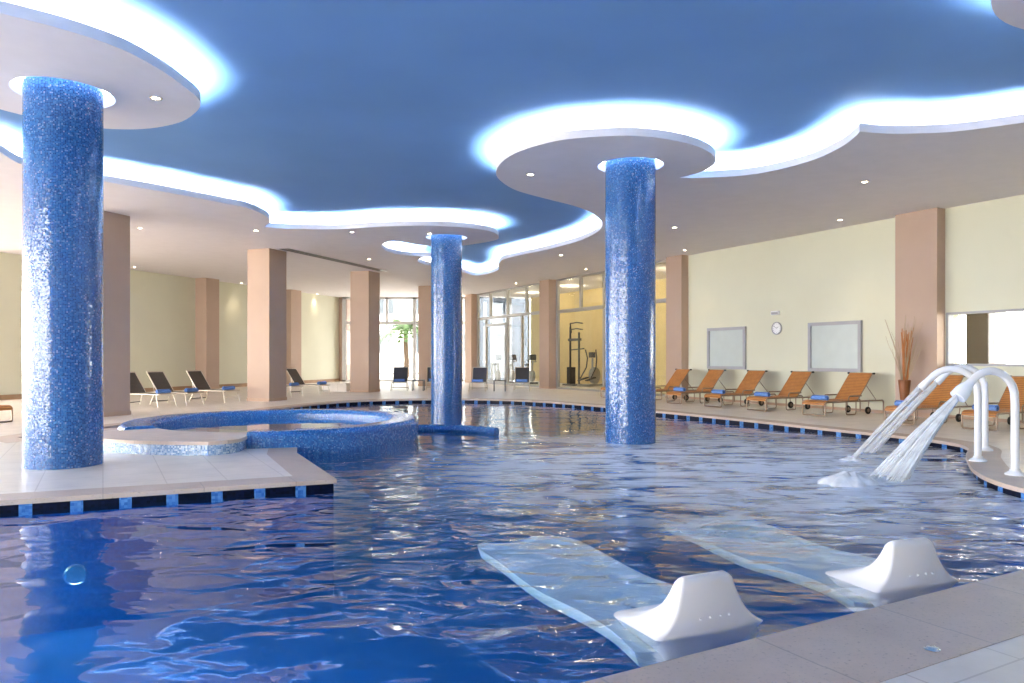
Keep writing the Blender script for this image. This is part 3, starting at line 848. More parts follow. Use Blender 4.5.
def sling_lounger(sling, flat=False):
    r = empty('sling_lounger'); w = .30; Ls = 1.9; zr = .35
    for s in (-1, 1):
        x = s * w
        MB().tube([(x, 0, zr), (x, Ls * (1 if flat else .72), zr)], .017).build('rail', 'silver', r, 60)
        MB().tube([(x, .12, zr), (x * 1.12, .02, .0)], [.016, .014]).build('leg', 'silver', r, 60)
        MB().tube([(x, 1.25, zr), (x * 1.12, 1.40, .0)], [.016, .014]).build('leg', 'silver', r, 60)
    MB().tube([(-w, 0, zr), (w, 0, zr)], .017).build('foot_bar', 'silver', r, 60)
    MB().tube([(-w * 1.08, 1.37, .09), (w * 1.08, 1.37, .09)], .014).build('cross_bar', 'darkmetal', r, 60)
    MB().tube([(-w * 1.05, .07, .15), (w * 1.05, .07, .15)], .010).build('cross_bar', 'silver', r, 60)
    MB().box((0, .57, zr + .008), (w * 2 - .02, 1.12, .012)).build('seat', sling, r)
    b0 = Vector((0, 1.12, zr)); b1 = Vector((0, 1.9, zr + .01)) if flat else Vector((0, 1.56, .96))
    dd = b1 - b0
    MB().bar(b0 + dd * .03, b1 - dd * .03, w * 2 - .03, .012, Vector((1, 0, 0)).cross(dd)).build('backrest', sling, r)
    for s in (-1, 1): MB().tube([b0 + Vector((s * w, 0, 0)), b1 + Vector((s * w, 0, 0))], .015).build('back_rail', 'silver', r, 60)
    MB().tube([b1 + Vector((-w, 0, 0)), b1 + Vector((w, 0, 0))], .015).build('head_bar', 'silver', r, 60)
    if not flat:
        for s in (-1, 1): MB().tube([(s * w * .9, 1.36, .66), (s * w * .9, 1.30, .36)], .009).build('back_strut', 'silver', r)
    return r

def rolled_towel():
    r = empty('rolled_towel'); R = .062; L = .46
    mb = MB(); seg = 24; pts = []
    for i in range(46):
        a = i / 45 * 2 * PI * 2.2 + PI * .1; rad = .018 + (R - .018) * i / 45
        pts.append((rad * math.cos(a), rad * math.sin(a) + R))
    pin = [(p[0] * .82, (p[1] - R) * .82 + R) for p in pts]
    # rolled body as a thick spiral sheet
    n = len(pts); vs = []
    for x in (-L / 2, L / 2):
        vs += [(x, p[0], p[1]) for p in pts] + [(x, p[0], p[1]) for p in pin]
    fs = []
    for i in range(n - 1):
        fs.append((i, i + 1, 2 * n + i + 1, 2 * n + i)); fs.append((n + i, 3 * n + i, 3 * n + i + 1, n + i + 1))
        fs.append((i, n + i, n + i + 1, i + 1)); fs.append((2 * n + i, 2 * n + i + 1, 3 * n + i + 1, 3 * n + i))
    fs.append((n - 1, 2 * n - 1, 4 * n - 1, 3 * n - 1))
    mb.add(vs, fs); mb.build('roll', 'towel', r, 50)
    for s in (-1, 1):
        MB().tube([(s * (L / 2 - .03), 0, R), (s * (L / 2 - .004), 0, R)], .046, 16).build('roll_end', 'towelend', r)
    return r

def rz_for(d): return math.atan2(d[1], d[0]) - PI / 2   # local +y -> d

towel0 = rolled_towel(); used_towel = [False]
def put_towel(foot, d, label, y=.20, z=.36):
    o = towel0 if not used_towel[0] else copy_tree(towel0); used_towel[0] = True
    dv = Vector((d[0], d[1])).normalized(); p = Vector(foot) + dv * y
    o.location = (p.x, p.y, z); o.rotation_euler = (0, 0, rz_for(dv) + random.uniform(-.05, .05))
    tag(o, label, 'towel', 'rolled blue towels')

rat0 = rattan_lounger(); used_r = [False]
def put_rattan(foot, d, label):
    o = rat0 if not used_r[0] else copy_tree(rat0); used_r[0] = True
    o.location = (foot[0], foot[1], 0); o.rotation_euler = (0, 0, rz_for(d)); tag(o, label, 'sun lounger', 'orange rattan loungers')
KF = -2.20
def row(px): return W(wt(px, KF) + .33, KF)
rl = [
    (601, 'rattan lounger showing only its foot left of the middle blue column', None),
    (638, 'rattan lounger mostly hidden behind the middle blue column, in front of the gym glazing', None),
    (667, 'rattan lounger before the taupe pilaster left of the first frosted window', 'blue towel on the lounger before the pilaster beside the gym glazing'),
    (704.6, 'rattan lounger backed by the frosted window left of the clock', 'blue towel on the lounger backed by the frosted window left of the clock'),
    (747, 'rattan lounger just left of the wall clock', 'blue towel on the lounger whose back stands left of the clock'),
    (802.5, 'rattan lounger backed by the frosted window right of the clock, seen whole', 'blue towel on the lounger under the frosted window right of the clock'),
    (886, 'rattan lounger before the vase of twigs, crossed by the fountain jets', 'blue towel just in front of the vase of dry twigs'),
    (962, 'rattan lounger behind the white fountain pipes at the right edge', 'blue towel seen between the white fountain pipes'),
]
for px, l, tl in rl:
    f = row(px)
    if px in (638, 886): f = f - WN * .22 + WD * .14
    put_rattan(f, WN, l)
    if tl: put_towel(f, WN, tl)
f = at(6.5, 424); put_rattan((f[0] - .33, f[1] + .2), (-.95, .3), 'rattan lounger poking in at the left edge behind the nearest blue column')

sl0 = sling_lounger('sling'); slg = sling_lounger('greysling')
used_s = {}
def put_sling(proto, foot, d, label, group):
    o = copy_tree(proto) if used_s.get(proto.name) else proto; used_s[proto.name] = True
    o.location = (foot[0], foot[1], 0); o.rotation_euler = (0, 0, rz_for(d)); tag(o, label, 'sun lounger', group)
HD = (-LN.x, -LN.y)
for px, py, fl, l, tl in (
    (168, 406.5, 0, 'brown sling lounger half hidden behind the dark-sided pillar', 'blue towel on the lounger half hidden by the dark-sided pillar'),
    (196, 404.8, 0, 'brown sling lounger first one standing clear of the dark-sided pillar', 'blue towel on the first lounger clear of the dark-sided pillar'),
    (233, 401.8, 0, 'brown sling lounger with its back before the left wall pilaster', 'blue towel on the lounger footing just left of the hot tub pillar'),
    (298, 396.3, 0, 'brown sling lounger with only its foot showing right of the hot tub pillar', 'blue towel on the lounger foot touching the hot tub pillar in view'),
    (325.7, 394.6, 0, 'brown sling lounger seen whole between the hot tub pillar and the next pillar', 'blue towel on the lounger nearest the low cream plinth')):
    f = at(px, py); put_sling(sl0, f, HD, l, 'brown sling loungers')
    if tl: put_towel(f, HD, tl, .16, .365)
for px, py, l, tl in (
    (399, 391, 'charcoal sling lounger before the far end glazing and palm', 'folded blue towel on the lounger before the palm'),
    (434, 390.5, 'charcoal sling lounger hidden behind the farthest blue column', 'blue towel peeking out left of the farthest blue column'),
    (477, 391.5, 'charcoal sling lounger just right of the farthest blue column', 'blue towel on the lounger right of the farthest blue column'),
    (521.5, 391.5, 'charcoal sling lounger before the entrance glazing', 'blue towel on the lounger before the entrance glazing')):
    f = at(px, py); d = (.04, 1) if px > 450 else (-.1, 1)
    put_sling(slg, f, d, l, 'charcoal sling loungers'); put_towel(f, d, tl, .22, .365)

def side_table(loc, label, first=None):
    if first is None:
        r = empty('side_table'); MB().box((0, 0, .44), (.5, .5, .03)).build('table_top', 'darkmetal', r, None, .005)
        for sx in (-1, 1):
            for sy in (-1, 1): MB().box((sx * .225, sy * .225, .213), (.035, .035, .426)).build('leg', 'darkmetal', r)
    else: r = copy_tree(first)
    r.location = loc; tag(r, label, 'table', 'dark side tables'); return r
f = at(419, 390.5); st = side_table((f[0], f[1] - .2, 0), 'small dark side table left of the farthest blue column')
f = at(499.5, 391.5); side_table((f[0], f[1] + .3, 0), 'small dark side table between the two loungers before the entrance glazing', st)
# low plinth
p = at(341, 391.8); o = MB().box((0, 0, .17), (1.0, .5, .34)).build('low_plinth', 'deck', None, None, .01); o.location = (p[0] - .25, p[1] + .3, 0); o.rotation_euler = (0, 0, -.1)
tag(o, 'low cream plinth left of the third taupe pillar', 'plinth')

# ------------------------------------------------------------------ wall things
def on_wall(px, py, k=0.0):
    t = wt(px, k); p = W(t, k); z = CAMH + (HY - py) * p.y / F; return p, z
p, z = on_wall(777, 328.3)
clk = empty('wall_clock', (p.x, p.y, z), rz_for((-WN.x, -WN.y)))
def facing(mb): # lathe axis z -> local +y (out of wall)
    m = Matrix.Rotation(-PI / 2, 4, 'X'); mb.v = [m @ q for q in mb.v]; return mb
R = .185
facing(MB().lathe([(R, 0.0), (R, .03), (R - .012, .042), (R - .03, .03), (R - .03, 0)], (0, 0, 0), 40, close=True)).build('clock_rim', 'palegrey', clk, 40)
facing(MB().lathe([(R - .028, 0.002), (R - .028, .02), (0.0, .02)], (0, 0, 0), 40)).build('clock_face', 'white', clk, 30)
mb = MB()
for i in range(12):
    a = 2 * PI * i / 12; mb.box((math.sin(a) * .125, .022, math.cos(a) * .125), (.008, .003, .02))
mb.build('hour_marks', 'darkmetal', clk)
for a, L, w in ((math.radians(-60), .08, .010), (math.radians(55), .12, .007)):
    MB().bar((0, .024, 0), (math.sin(a) * L, .024, math.cos(a) * L), w, .003, Vector((0, 1, 0))).build('clock_hand', 'darkmetal', clk)
tag(clk, 'round white wall clock between the two frosted windows', 'clock')
p, z = on_wall(776, 313)
el = empty('emergency_light', (p.x, p.y, z), rz_for((-WN.x, -WN.y)))
MB().box((0, .03, 0), (.30, .06, .12)).build('housing', 'white', el, None, .012)
MB().box((0, .063, -.01), (.24, .012, .07)).build('lens', 'palegrey', el, None, .004)
tag(el, 'small white emergency light on the wall above the clock', 'light')

# vase with twigs
vp = W(8.32, -.72)
vs_ = empty('twig_vase', (vp.x, vp.y, 0))
pf = [(.0, 0), (.085, 0), (.09, .02), (.07, .05), (.065, .08), (.075, .25), (.105, .60), (.13, .80), (.135, .86), (.12, .87), (.11, .84), (.05, .3), (0, .28)]
MB().lathe(pf, (0, 0, 0), 32).build('vase', 'pot', vs_, 40)
mb = MB()
for i in range(15):
    a = random.uniform(0, 2 * PI); r0 = random.uniform(0, .06); sp_ = random.uniform(.03, .17); h = random.uniform(1.75, 2.15)
    pts = []
    for k in range(7):
        t = k / 6; pts.append((math.cos(a) * (r0 + sp_ * t * t) + random.uniform(-.01, .01), math.sin(a) * (r0 + sp_ * t * t) + random.uniform(-.01, .01), .32 + (h - .32) * t))
    mb.tube(pts, [.022 * (1 - .6 * k / 6) for k in range(7)], 6)
o = mb.build('thick_twigs', 'twig', vs_, 60); o['kind'] = 'stuff'
mb = MB()
for i in range(34):
    a = random.uniform(0, 2 * PI); sp_ = random.uniform(.12, .52); h = random.uniform(1.5, 2.45)
    pts = []
    for k in range(8):
        t = k / 7; pts.append((math.cos(a) * sp_ * t ** 1.6 + random.uniform(-.02, .02) * t, math.sin(a) * sp_ * .6 * t ** 1.6 + random.uniform(-.02, .02) * t, .4 + (h - .4) * t))
    mb.tube(pts, [.008 * (1 - .6 * k / 7) for k in range(8)], 5)
o = mb.build('fine_twigs', 'thintwig', vs_, 60); o['kind'] = 'stuff'
tag(vs_, 'tall brown vase of dry twigs before the wide right pilaster', 'vase')

# ------------------------------------------------------------------ fountain pipes and jets
def arch_pipe(base, noz, ztop, znoz, label, flare=True):
    b = Vector(base); n = Vector(noz); d = (n - b); L = d.length; d.normalize()
    o = empty('fountain_pipe', (b.x, b.y, 0), math.atan2(d.y, d.x))
    r = .045; pts = [(0, 0, 0), (0, 0, .3), (0, 0, ztop - .40)]
    Rx = .31
    zc = ztop - .33
    for i in range(1, 11):
        a = PI - PI * .74 * i / 10
        pts.append((Rx + Rx * math.cos(a), 0, zc + .33 * math.sin(a)))
    e = Vector(pts[-1]); tgt = Vector((L, 0, znoz)); pts.append(tuple(e.lerp(tgt, .55))); pts.append(tuple(tgt))
    MB().tube(pts, r, 20).build('pipe', 'pipe', o, 60)
    MB().lathe([(.0, .0), (.105, 0), (.108, .015), (.09, .03), (.06, .05), (.055, .07), (0, .07)], (0, 0, 0), 32).build('base_flange', 'pipe', o, 40)
    dirv = (tgt - e).normalized()
    if flare:
        rs = [.045, .055, .076, .088, .092, .078]; q = [tgt - dirv * .06 + dirv * x for x in (-.06, .0, .05, .10, .20, .202)]
        MB().tube(q, rs, 24).build('nozzle', 'pipe', o, 40)
    else:
        MB().tube([tgt - dirv * .10, tgt, tgt + dirv * .02], [.049, .053, .049], 20).build('nozzle', 'pipe', o, 40)
    tag(o, label, 'fountain pipe', 'white fountain pipes')
    end = tgt + dirv * (.14 if flare else .02)
    rot = Matrix.Rotation(math.atan2(d.y, d.x), 3, 'Z')
    return Vector((b.x, b.y, 0)) + rot @ end, rot @ dirv

def jet(start, dirv, land, n, spread, r, label, name):
    mb = MB(); rnd = random.Random(n)
    side = Vector((-(land - start).y, (land - start).x, 0)).normalized()
    fw = Vector(((land - start).x, (land - start).y, 0)).normalized()
    hd = Vector((land.x - start.x, land.y - start.y, 0)).length
    slope0 = dirv.z / max(.2, math.hypot(dirv.x, dirv.y))
    for i in range(n):
        a, b = rnd.uniform(-1, 1), rnd.uniform(-1, 1)
        s = start + side * a * .055 + Vector((0, 0, b * .05))
        e = land + side * a * spread + fw * b * spread * .8
        pts = []
        
        for k in range(9):
            t = k / 8
            p = s.lerp(e, t); sag = (slope0 * hd - (land.z - start.z)) * .55
            p.z += sag * t * (1 - t)
            pts.append(p)
        mb.tube(pts, [r * (1 - .25 * abs(k / 8 - .3)) for k in range(9)], 5)
    o = mb.build(name, 'spray', None, 80)
    return tag(o, label, 'water jet', None, 'stuff')

pA = at(1015, 475); pB = at(978, 461); pC = at(985, 450.5)
endA, dA = arch_pipe(pA, (5.34, 8.72), 1.235, 1.03, 'nearest white fountain pipe arch with a flared nozzle')
endB, dB = arch_pipe(pB, (5.64, 10.2), 1.24, .98, 'white fountain pipe arch behind the flared one, plain nozzle', False)
endC, dC = arch_pipe(pC, (6.44, 11.2), 1.25, 1.02, 'farthest white fountain pipe arch, mostly hidden by the middle one', False)
lA = at(888, 479, WATER); lB = at(852, 460, WATER); lC = at(868, 452, WATER)
jet(endA, dA, Vector((lA[0], lA[1], WATER)), 150, .26, .0055, 'broad spray of water from the nearest flared pipe', 'water_jet')
jet(endB, dB, Vector((lB[0], lB[1], WATER)), 60, .045, .006, 'narrow straight jet from the middle fountain pipe', 'water_jet')
jet(endC, dC, Vector((lC[0], lC[1], WATER)), 60, .16, .0045, 'thin fanned spray from the farthest fountain pipe', 'water_jet')
def foam(c, rx, ry, h, label, seed):
    rnd = random.Random(seed); mb = MB(); N, K = 40, 9; vs = [(0, 0, h)]; 
    ph = [rnd.uniform(0, 6) for _ in range(6)]
    for j in range(1, K + 1):
        t = j / K
        for i in range(N):
            a = 2 * PI * i / N
            wob = 1 + .16 * math.sin(3 * a + ph[0]) + .10 * math.sin(7 * a + ph[1])
            zz = h * (1 - t * t) * (1 + .10 * math.sin(5 * a + ph[2] + 4 * t)) * (.92 + .08 * math.sin(9 * t + 4 * a + ph[3])) + rnd.uniform(0, .015) * (1 - t)
            vs.append((rx * t * wob * math.cos(a), ry * t * wob * math.sin(a), max(-.01, zz) if t < 1 else -.01))
    fs = [(0, 1 + i, 1 + (i + 1) % N) for i in range(N)]
    for j in range(K - 1):
        for i in range(N):
            a_, b_ = 1 + j * N + i, 1 + j * N + (i + 1) % N
            fs.append((a_, a_ + N, b_ + N, b_))
    o = mb.add(vs, fs).build('splash_foam', 'foamy', None, 80); o.location = (c[0], c[1], WATER)
    tag(o, label, 'foam', None, 'stuff')
foam(at(848, 484, WATER), .36, .22, .14, 'white foam heaped where the broad spray lands', 1)
foam(at(880, 480, WATER), .28, .2, .05, 'thin foam under the end of the broad spray', 3)
foam(lB, .16, .12, .05, 'small splash where the narrow jet lands', 2)

# ------------------------------------------------------------------ water lounges
def water_lounge(c, d, label):
    """c: middle of the back at the water line, d: direction from head to foot"""
    r = empty('water_lounge', (c[0], c[1], WATER), rz_for(d))
    # headrest
    N = 14; secs = []; H = .295
    zs = [-.22, -.10, -.03, 0.0, .02, .045, .08, .12, .16, .20, .235, .262, .282, .292, .295]
    for z in zs:
        q = max(0, min(1, z / H)); e = 1 - q
        hw = .175 + .10 * e + .10 * e ** 5
        yf = .10 + .18 * e ** 1.4 + .20 * e ** 6
        yb = -.02 + .05 * q
        if z > .262: s = (z - .262) / (H - .262); hw -= .03 * s * s; yf -= .022 * s * s; yb += .02 * s * s
        if z < 0: yf = .48 + z * .6; hw = .375 + z * .8; yb = -.02 - z * .5
        secs.append((z, hw, yf, yb))
    def plan(hw, yf, yb, n=10):
        # rounded outline: back edge crisp corners, front corners rounded; sides waist in
        pts = []; rb = min(.03, (yf - yb) * .3); rf = min(.10, (yf - yb) * .45)
        def arc(cx, cy, rr, a0, a1, m):
            return [(cx + rr * math.cos(a0 + (a1 - a0) * i / m), cy + rr * math.sin(a0 + (a1 - a0) * i / m)) for i in range(m + 1)]
        pts += arc(-hw + rb, yb + rb, rb, PI, 1.5 * PI, 4)
        pts += [(-hw * .3, yb - .012), (hw * .3, yb - .012)]
        pts += arc(hw - rb, yb + rb, rb, 1.5 * PI, 2 * PI, 4)
        pts += arc(hw - rf, yf - rf, rf, 0, PI / 2, 6)
        pts += [(hw * .3, yf), (-hw * .3, yf)]
        pts += arc(-hw + rf, yf - rf, rf, PI / 2, PI, 6)
        return pts
    vs = []; n = 0
    for (z, hw, yf, yb) in secs:
        p = plan(hw, yf, yb); n = len(p); vs += [(x, y, z) for x, y in p]
    fs = [tuple(reversed(range(n)))]
    for j in range(len(secs) - 1):
        for i in range(n): fs.append((j * n + i, j * n + (i + 1) % n, (j + 1) * n + (i + 1) % n, (j + 1) * n + i))
    fs.append(tuple(range((len(secs) - 1) * n, len(secs) * n)))
    MB().add(vs, fs).build('headrest', 'shell', r, 42)
    mb = MB()
    for x in (-.10, -.03, .04, .10): 
        m = Matrix.Translation((x, -.032, .085)) @ Matrix.Rotation(PI / 2, 4, 'X')
        b = MB().lathe([(.006, 0), (.006, .006), (0, .008)], (0, 0, 0), 10); b.v = [m @ p for p in b.v]; b.build('stud', 'pipe', r)  # white dots standing in for glints on water drops
    # submerged bed: shallow dished shell
    prof = [(.10, -.12), (.35, -.08), (.62, -.08), (.95, -.10), (1.25, -.12), (1.6, -.11), (1.95, -.09), (2.35, -.09), (2.70, -.13)]
    pc = catmull(prof, 4); vs = []; K = 14; fs = []
    n = len(pc)
    def hwid(y):
        t = (y - .10) / 2.60
        w_ = .44
        if t > .82: w_ *= math.sqrt(max(.02, 1 - ((t - .82) / .182) ** 2 * .75))
        return w_
    for (y, z) in pc:
        for k in range(K + 1):
            x = -1 + 2 * k / K; vs.append((x * hwid(y), y, z + .035 * abs(x) ** 3))
    for (y, z) in pc:
        for k in range(K + 1):
            x = -1 + 2 * k / K; vs.append((x * (hwid(y) - .03), y, z - .10 + .05 * abs(x) ** 3))
    S = K + 1; o2 = n * S
    for i in range(n - 1):
        for k in range(K):
            a = i * S + k; fs.append((a, a + 1, a + S + 1, a + S)); fs.append((o2 + a, o2 + a + S, o2 + a + S + 1, o2 + a + 1))
        a = i * S; fs.append((a, a + S, o2 + a + S, o2 + a)); a = i * S + K; fs.append((a, o2 + a, o2 + a + S, a + S))
    for k in range(K):
        a = k; fs.append((a, o2 + a, o2 + a + 1, a + 1)); a = (n - 1) * S + k; fs.append((a, a + 1, o2 + a + 1, o2 + a))
    MB().add(vs, fs).build('bed', 'bed', r, 60)
    mb = MB(); mb.box((0, .2, -.74), (.30, .25, 1.08)); mb.build('plinth', 'basin', r)
    tag(r, label, 'water lounge', 'white moulded water lounges')
nC = (-.42, .907)
h1 = at(711, 630, WATER); h2 = at(917, 586, WATER)
water_lounge(h1, nC, 'half sunk white water lounge nearer the bottom edge of the picture')
water_lounge(h2, (-.35, .937), 'half sunk white water lounge farther along the coping, nearer the fountain pipes')

# round drain cap on the coping
p = at(932, 650)
o = MB().lathe([(.0, 0), (.036, 0), (.037, .003), (.030, .006), (.026, .012), (.018, .014), (0, .014)], (p[0], p[1], .003), 32).build('deck_stud', 'chrome', None, 30)
tag(o, 'small round steel stud set in the near coping', 'stud')

# ------------------------------------------------------------------ underwater lamps: three unseen ones added to deepen the blue, one real
def wall_lamp():
    r = empty('underwater_lamp')
    facing(MB().lathe([(.11, 0), (.11, .02), (.09, .03), (.085, .015), (.0, .012)], (0, 0, 0), 28)).build('trim_ring', 'chrome', r, 40)
    facing(MB().lathe([(.084, .016), (.05, .026), (0, .028)], (0, 0, 0), 24)).build('lens', 'uwlens', r, 40)
    return r
M['uwlens'] = emit('underwater_lens', (.22, .55, 1.0), .13)
wl0 = None
def wall_at(p):
    P = Vector(p); best = None
    for i in range(len(wall_loop)):
        a, b = Vector(wall_loop[i - 1]), Vector(wall_loop[i]); ab = b - a
        if ab.length < 1e-4: continue
        t = max(.0, min(1, (P - a).dot(ab) / ab.length_squared)); q = a + ab * t
        if best is None or (q - P).length < best[0]: best = ((q - P).length, q, ab.normalized())
    return best[1], best[2]
for i, (p, l) in enumerate((
    (cp(-5.6), 'added unseen lamp in the near pool wall, farthest from the water lounges'),
    (cp(-2.2), 'added unseen lamp in the near pool wall left of the water lounges'),
    (cp(6.3), 'added unseen lamp in the near pool wall right of the water lounges'),
    ((-4.4, 7.46), 'round underwater lamp under the left deck, seen within the reflection of the nearest blue column'))):
    q, t = wall_at(p); nrm = Vector((-t.y, t.x))
    if wl0 is None: wl0 = wall_lamp(); o = wl0
    else: o = copy_tree(wl0)
    o.location = (q.x + nrm.x * .004, q.y + nrm.y * .004, -.80); o.rotation_euler = (0, 0, rz_for(nrm)); tag(o, l, 'pool lamp', 'underwater pool lamps')
    L = bpy.data.lights.new('pool_lamp_beam', 'AREA'); L.shape = 'DISK'; L.size = .22; L.energy = 4 if i == 3 else (45 if i == 2 else 110); L.color = (.62, .82, 1.0)
    lo = bpy.data.objects.new('pool_lamp_beam', L); COL.objects.link(lo); lo.location = (q.x + nrm.x * .05, q.y + nrm.y * .05, -.80)
    lo.rotation_euler = Vector((-nrm.x, -nrm.y, .25)).to_track_quat('Z', 'Y').to_euler()

# ------------------------------------------------------------------ ceiling lights and vent
dl = [
    (156, 98, 'halogen downlight in the ceiling disc around the left column'),
    (140, 228, 'downlight in the lower ceiling just right of the dark-sided pillar'),
    (134.5, 267, 'downlight close to the left wall beside the dark-sided pillar'),
    (256, 230.5, 'downlight beneath the rounded end of the left light cove'),
    (352, 232, 'downlight between the left cove and the slot vent'),
    (429.5, 233.5, 'tiny downlight beside the ring on the farthest blue column'),
    (369, 259, 'downlight above the third taupe pillar, right of the slot vent'),
    (241.5, 283, 'downlight by the left wall just left of the hot tub pillar'),
    (317, 294, 'downlight over the far left wall right of the hot tub pillar'),
    (530.5, 174.5, 'downlight in the rounded bay around the middle blue column'),
    (561, 255, 'downlight beneath the wavy cove left of the middle blue column'),
    (586, 269, 'downlight over the gym glazing left of the middle blue column'),
    (516, 283, 'downlight over the entrance glazing'),
    (674.6, 227.3, 'downlight just right of the middle blue column'),
    (684.7, 250, 'downlight above the pilaster left of the first frosted window'),
    (840, 219.8, 'downlight above the frosted window right of the clock'),
    (864.8, 181.7, 'downlight under the cusp of the right light cove'),
]
def downlight():
    r = empty('recessed_downlight')
    MB().lathe([(.075, 0), (.08, -.006), (.062, -.010), (.05, -.003), (.05, 0.0)], (0, 0, 0), 24, close=True).build('trim_ring', 'chrome', r, 40)
    MB().lathe([(.050, -.001), (.045, -.006), (.02, -.012), (0, -.013)], (0, 0, 0), 20).build('bulb', 'bulb', r, 60)
    return r
d0 = downlight()
for i, (px, py, l) in enumerate(dl):
    o = d0 if i == 0 else copy_tree(d0)
    x, y = at(px, py, SOF); o.location = (x, y, SOF); tag(o, l, 'downlight', 'recessed downlights')
    L = bpy.data.lights.new('downlight_beam', 'SPOT'); L.energy = 40; L.color = (1, .80, .56); L.spot_size = math.radians(80); L.spot_blend = .7; L.shadow_soft_size = .05
    lo = bpy.data.objects.new('downlight_beam', L); COL.objects.link(lo); lo.location = (x, y, SOF - .03)
# slot vent
a, b = at(284, 248.6, SOF), at(384, 271, SOF)
vn = empty('slot_vent'); A, B = Vector((a[0], a[1], SOF - .006)), Vector((b[0], b[1], SOF - .006))
MB().bar(A, B, .36, .012).build('vent_frame', 'palegrey', vn)
mb = MB(); sd = (B - A).normalized().cross(Vector((0, 0, 1)))
for k in (-.085, .085): mb.bar(A + sd * k + Vector((0, 0, -.007)), B + sd * k + Vector((0, 0, -.007)), .12, .006)
mb.build('vent_slots', 'darkmetal', vn)
tag(vn, 'long dark slot vent in the lower ceiling between two taupe pillars', 'vent')

# ------------------------------------------------------------------ gym things
def cable_machine():
    q = W(-11.4, 2.7); r = empty('cable_machine', (q.x, q.y, 0), ang)
    for x in (-.45, .35): MB().tube([(x, 0, 0), (x, 0, 2.6 if x > 0 else 2.9)], .05).build('upright', 'darkmetal', r)
    MB().box((-.45, .05, .45), (.35, .3, .9)).build('weight_stack', 'black', r, None, .01)
    MB().bar((-.6, 0, 2.25), (.5, 0, 2.25), .1, .12).build('cross_beam', 'darkmetal', r)
    for z in (2.75, 3.05): MB().tube([(-.3, -.1, z), (.3, -.1, z + .03), (.8, -.1, z - .03)], .03).build('pull_bar', 'darkmetal', r)
    MB().tube([(-.35, 0, 2.6), (-.3, -.1, 3.05)], .035).build('bar_bracket', 'darkmetal', r)
    MB().tube([(-.2, -.1, 1.75), (.95, -.1, 1.8)], .03).build('lat_bar', 'darkmetal', r)
    MB().box((0, 0, .04), (1.1, .8, .08)).build('machine_base', 'darkmetal', r)
    tag(r, 'dark cable machine with pull bars behind the gym glazing', 'gym machine')
cable_machine()
def cross_trainer():
    q = W(-10.3, 2.85); r = empty('cross_trainer', (q.x, q.y, 0), ang + .5)
    MB().box((0, 0, .06), (.6, 1.5, .1)).build('machine_base', 'bike', r, None, .02)
    MB().lathe([(.0, -.12), (.38, -.12), (.42, 0), (.38, .12), (0, .12)], (0, 0, 0), 28).build('flywheel_cover', 'bike', r, 40)
    o = r.children if False else None
    for s in (-1, 1):
        MB().tube([(s * .28, -.5, .35), (s * .26, .1, .9), (s * .25, .2, 1.35), (s * .28, .05, 1.75)], .03).build('handle_arm', 'darkmetal', r)
        MB().bar((s * .2, -.75, .3), (s * .2, .1, .42), .14, .05).build('foot_plate', 'black', r)
    MB().tube([(0, .2, .3), (0, .25, 1.35)], .05).build('mast', 'bike', r)
    MB().box((0, .2, 1.5), (.34, .08, .26)).build('console', 'darkmetal', r, None, .02)
    tag(r, 'grey cross trainer with upright handles right of the cable machine', 'gym machine')
cross_trainer()
for o in bpy.data.objects:
    if o.name.startswith('flywheel_cover'):
        o.rotation_euler = (0, PI / 2, 0); o.location = (0, .45, .5)
def bike():
    r = empty('exercise_bike')
    MB().bar((-.25, -.5, .05), (.25, -.5, .05), .08, .08).build('foot_bar', 'darkmetal', r)
    MB().bar((-.25, .5, .05), (.25, .5, .05), .08, .08).build('foot_bar', 'darkmetal', r)
    MB().bar((0, -.5, .07), (0, .5, .07), .1, .08).build('ground_beam', 'bike', r)
    fw = MB().lathe([(0, -.07), (.28, -.07), (.31, 0), (.28, .07), (0, .07)], (0, 0, 0), 24); m = Matrix.Translation((0, .32, .42)) @ Matrix.Rotation(PI / 2, 4, 'Y'); fw.v = [m @ p for p in fw.v]; fw.build('flywheel_cover', 'bike', r, 40)
    MB().tube([(0, -.05, .1), (0, -.25, .95)], .045).build('seat_post', 'bike', r)
    MB().lathe([(0, 0), (.13, .0), (.15, .05), (.10, .09), (0, .10)], (0, -.28, .95), 16).build('saddle', 'black', r, 40)
    MB().tube([(0, .3, .5), (0, .42, 1.2)], .045).build('mast', 'bike', r)
    MB().tube([(-.25, .2, 1.25), (-.2, .4, 1.15), (.2, .4, 1.15), (.25, .2, 1.25)], .022).build('handlebar', 'darkmetal', r)
    MB().box((0, .45, 1.38), (.36, .09, .30)).build('console', 'black', r, None, .03)
    return r
b0 = bike()
for i, (t, k, rz, l) in enumerate(((-16.9, 1.1, .3, 'exercise bike behind the entrance doors, left one of the row'), (-15.9, 1.5, .2, 'exercise bike second from the left behind the entrance glazing'), (-14.6, 1.9, .4, 'exercise bike before the yellow gym wall, third of the row'), (-13.8, 2.6, .1, 'exercise bike farthest right of the row, beside the pilaster'))):
    o = b0 if i == 0 else copy_tree(b0); q = W(t, k); o.location = (q.x, q.y, 0); o.rotation_euler = (0, 0, rz + PI); tag(o, l, 'exercise bike', 'exercise bikes in the gym')
for t in (-3, -7, -11, -15):
    q = W(t, 2.2); L = bpy.data.lights.new('gym_lamp', 'POINT'); L.energy = 45; L.color = (1, .86, .62); L.shadow_soft_size = .2
    o = bpy.data.objects.new('gym_lamp', L); COL.objects.link(o); o.location = (q.x, q.y, SOF - .35)

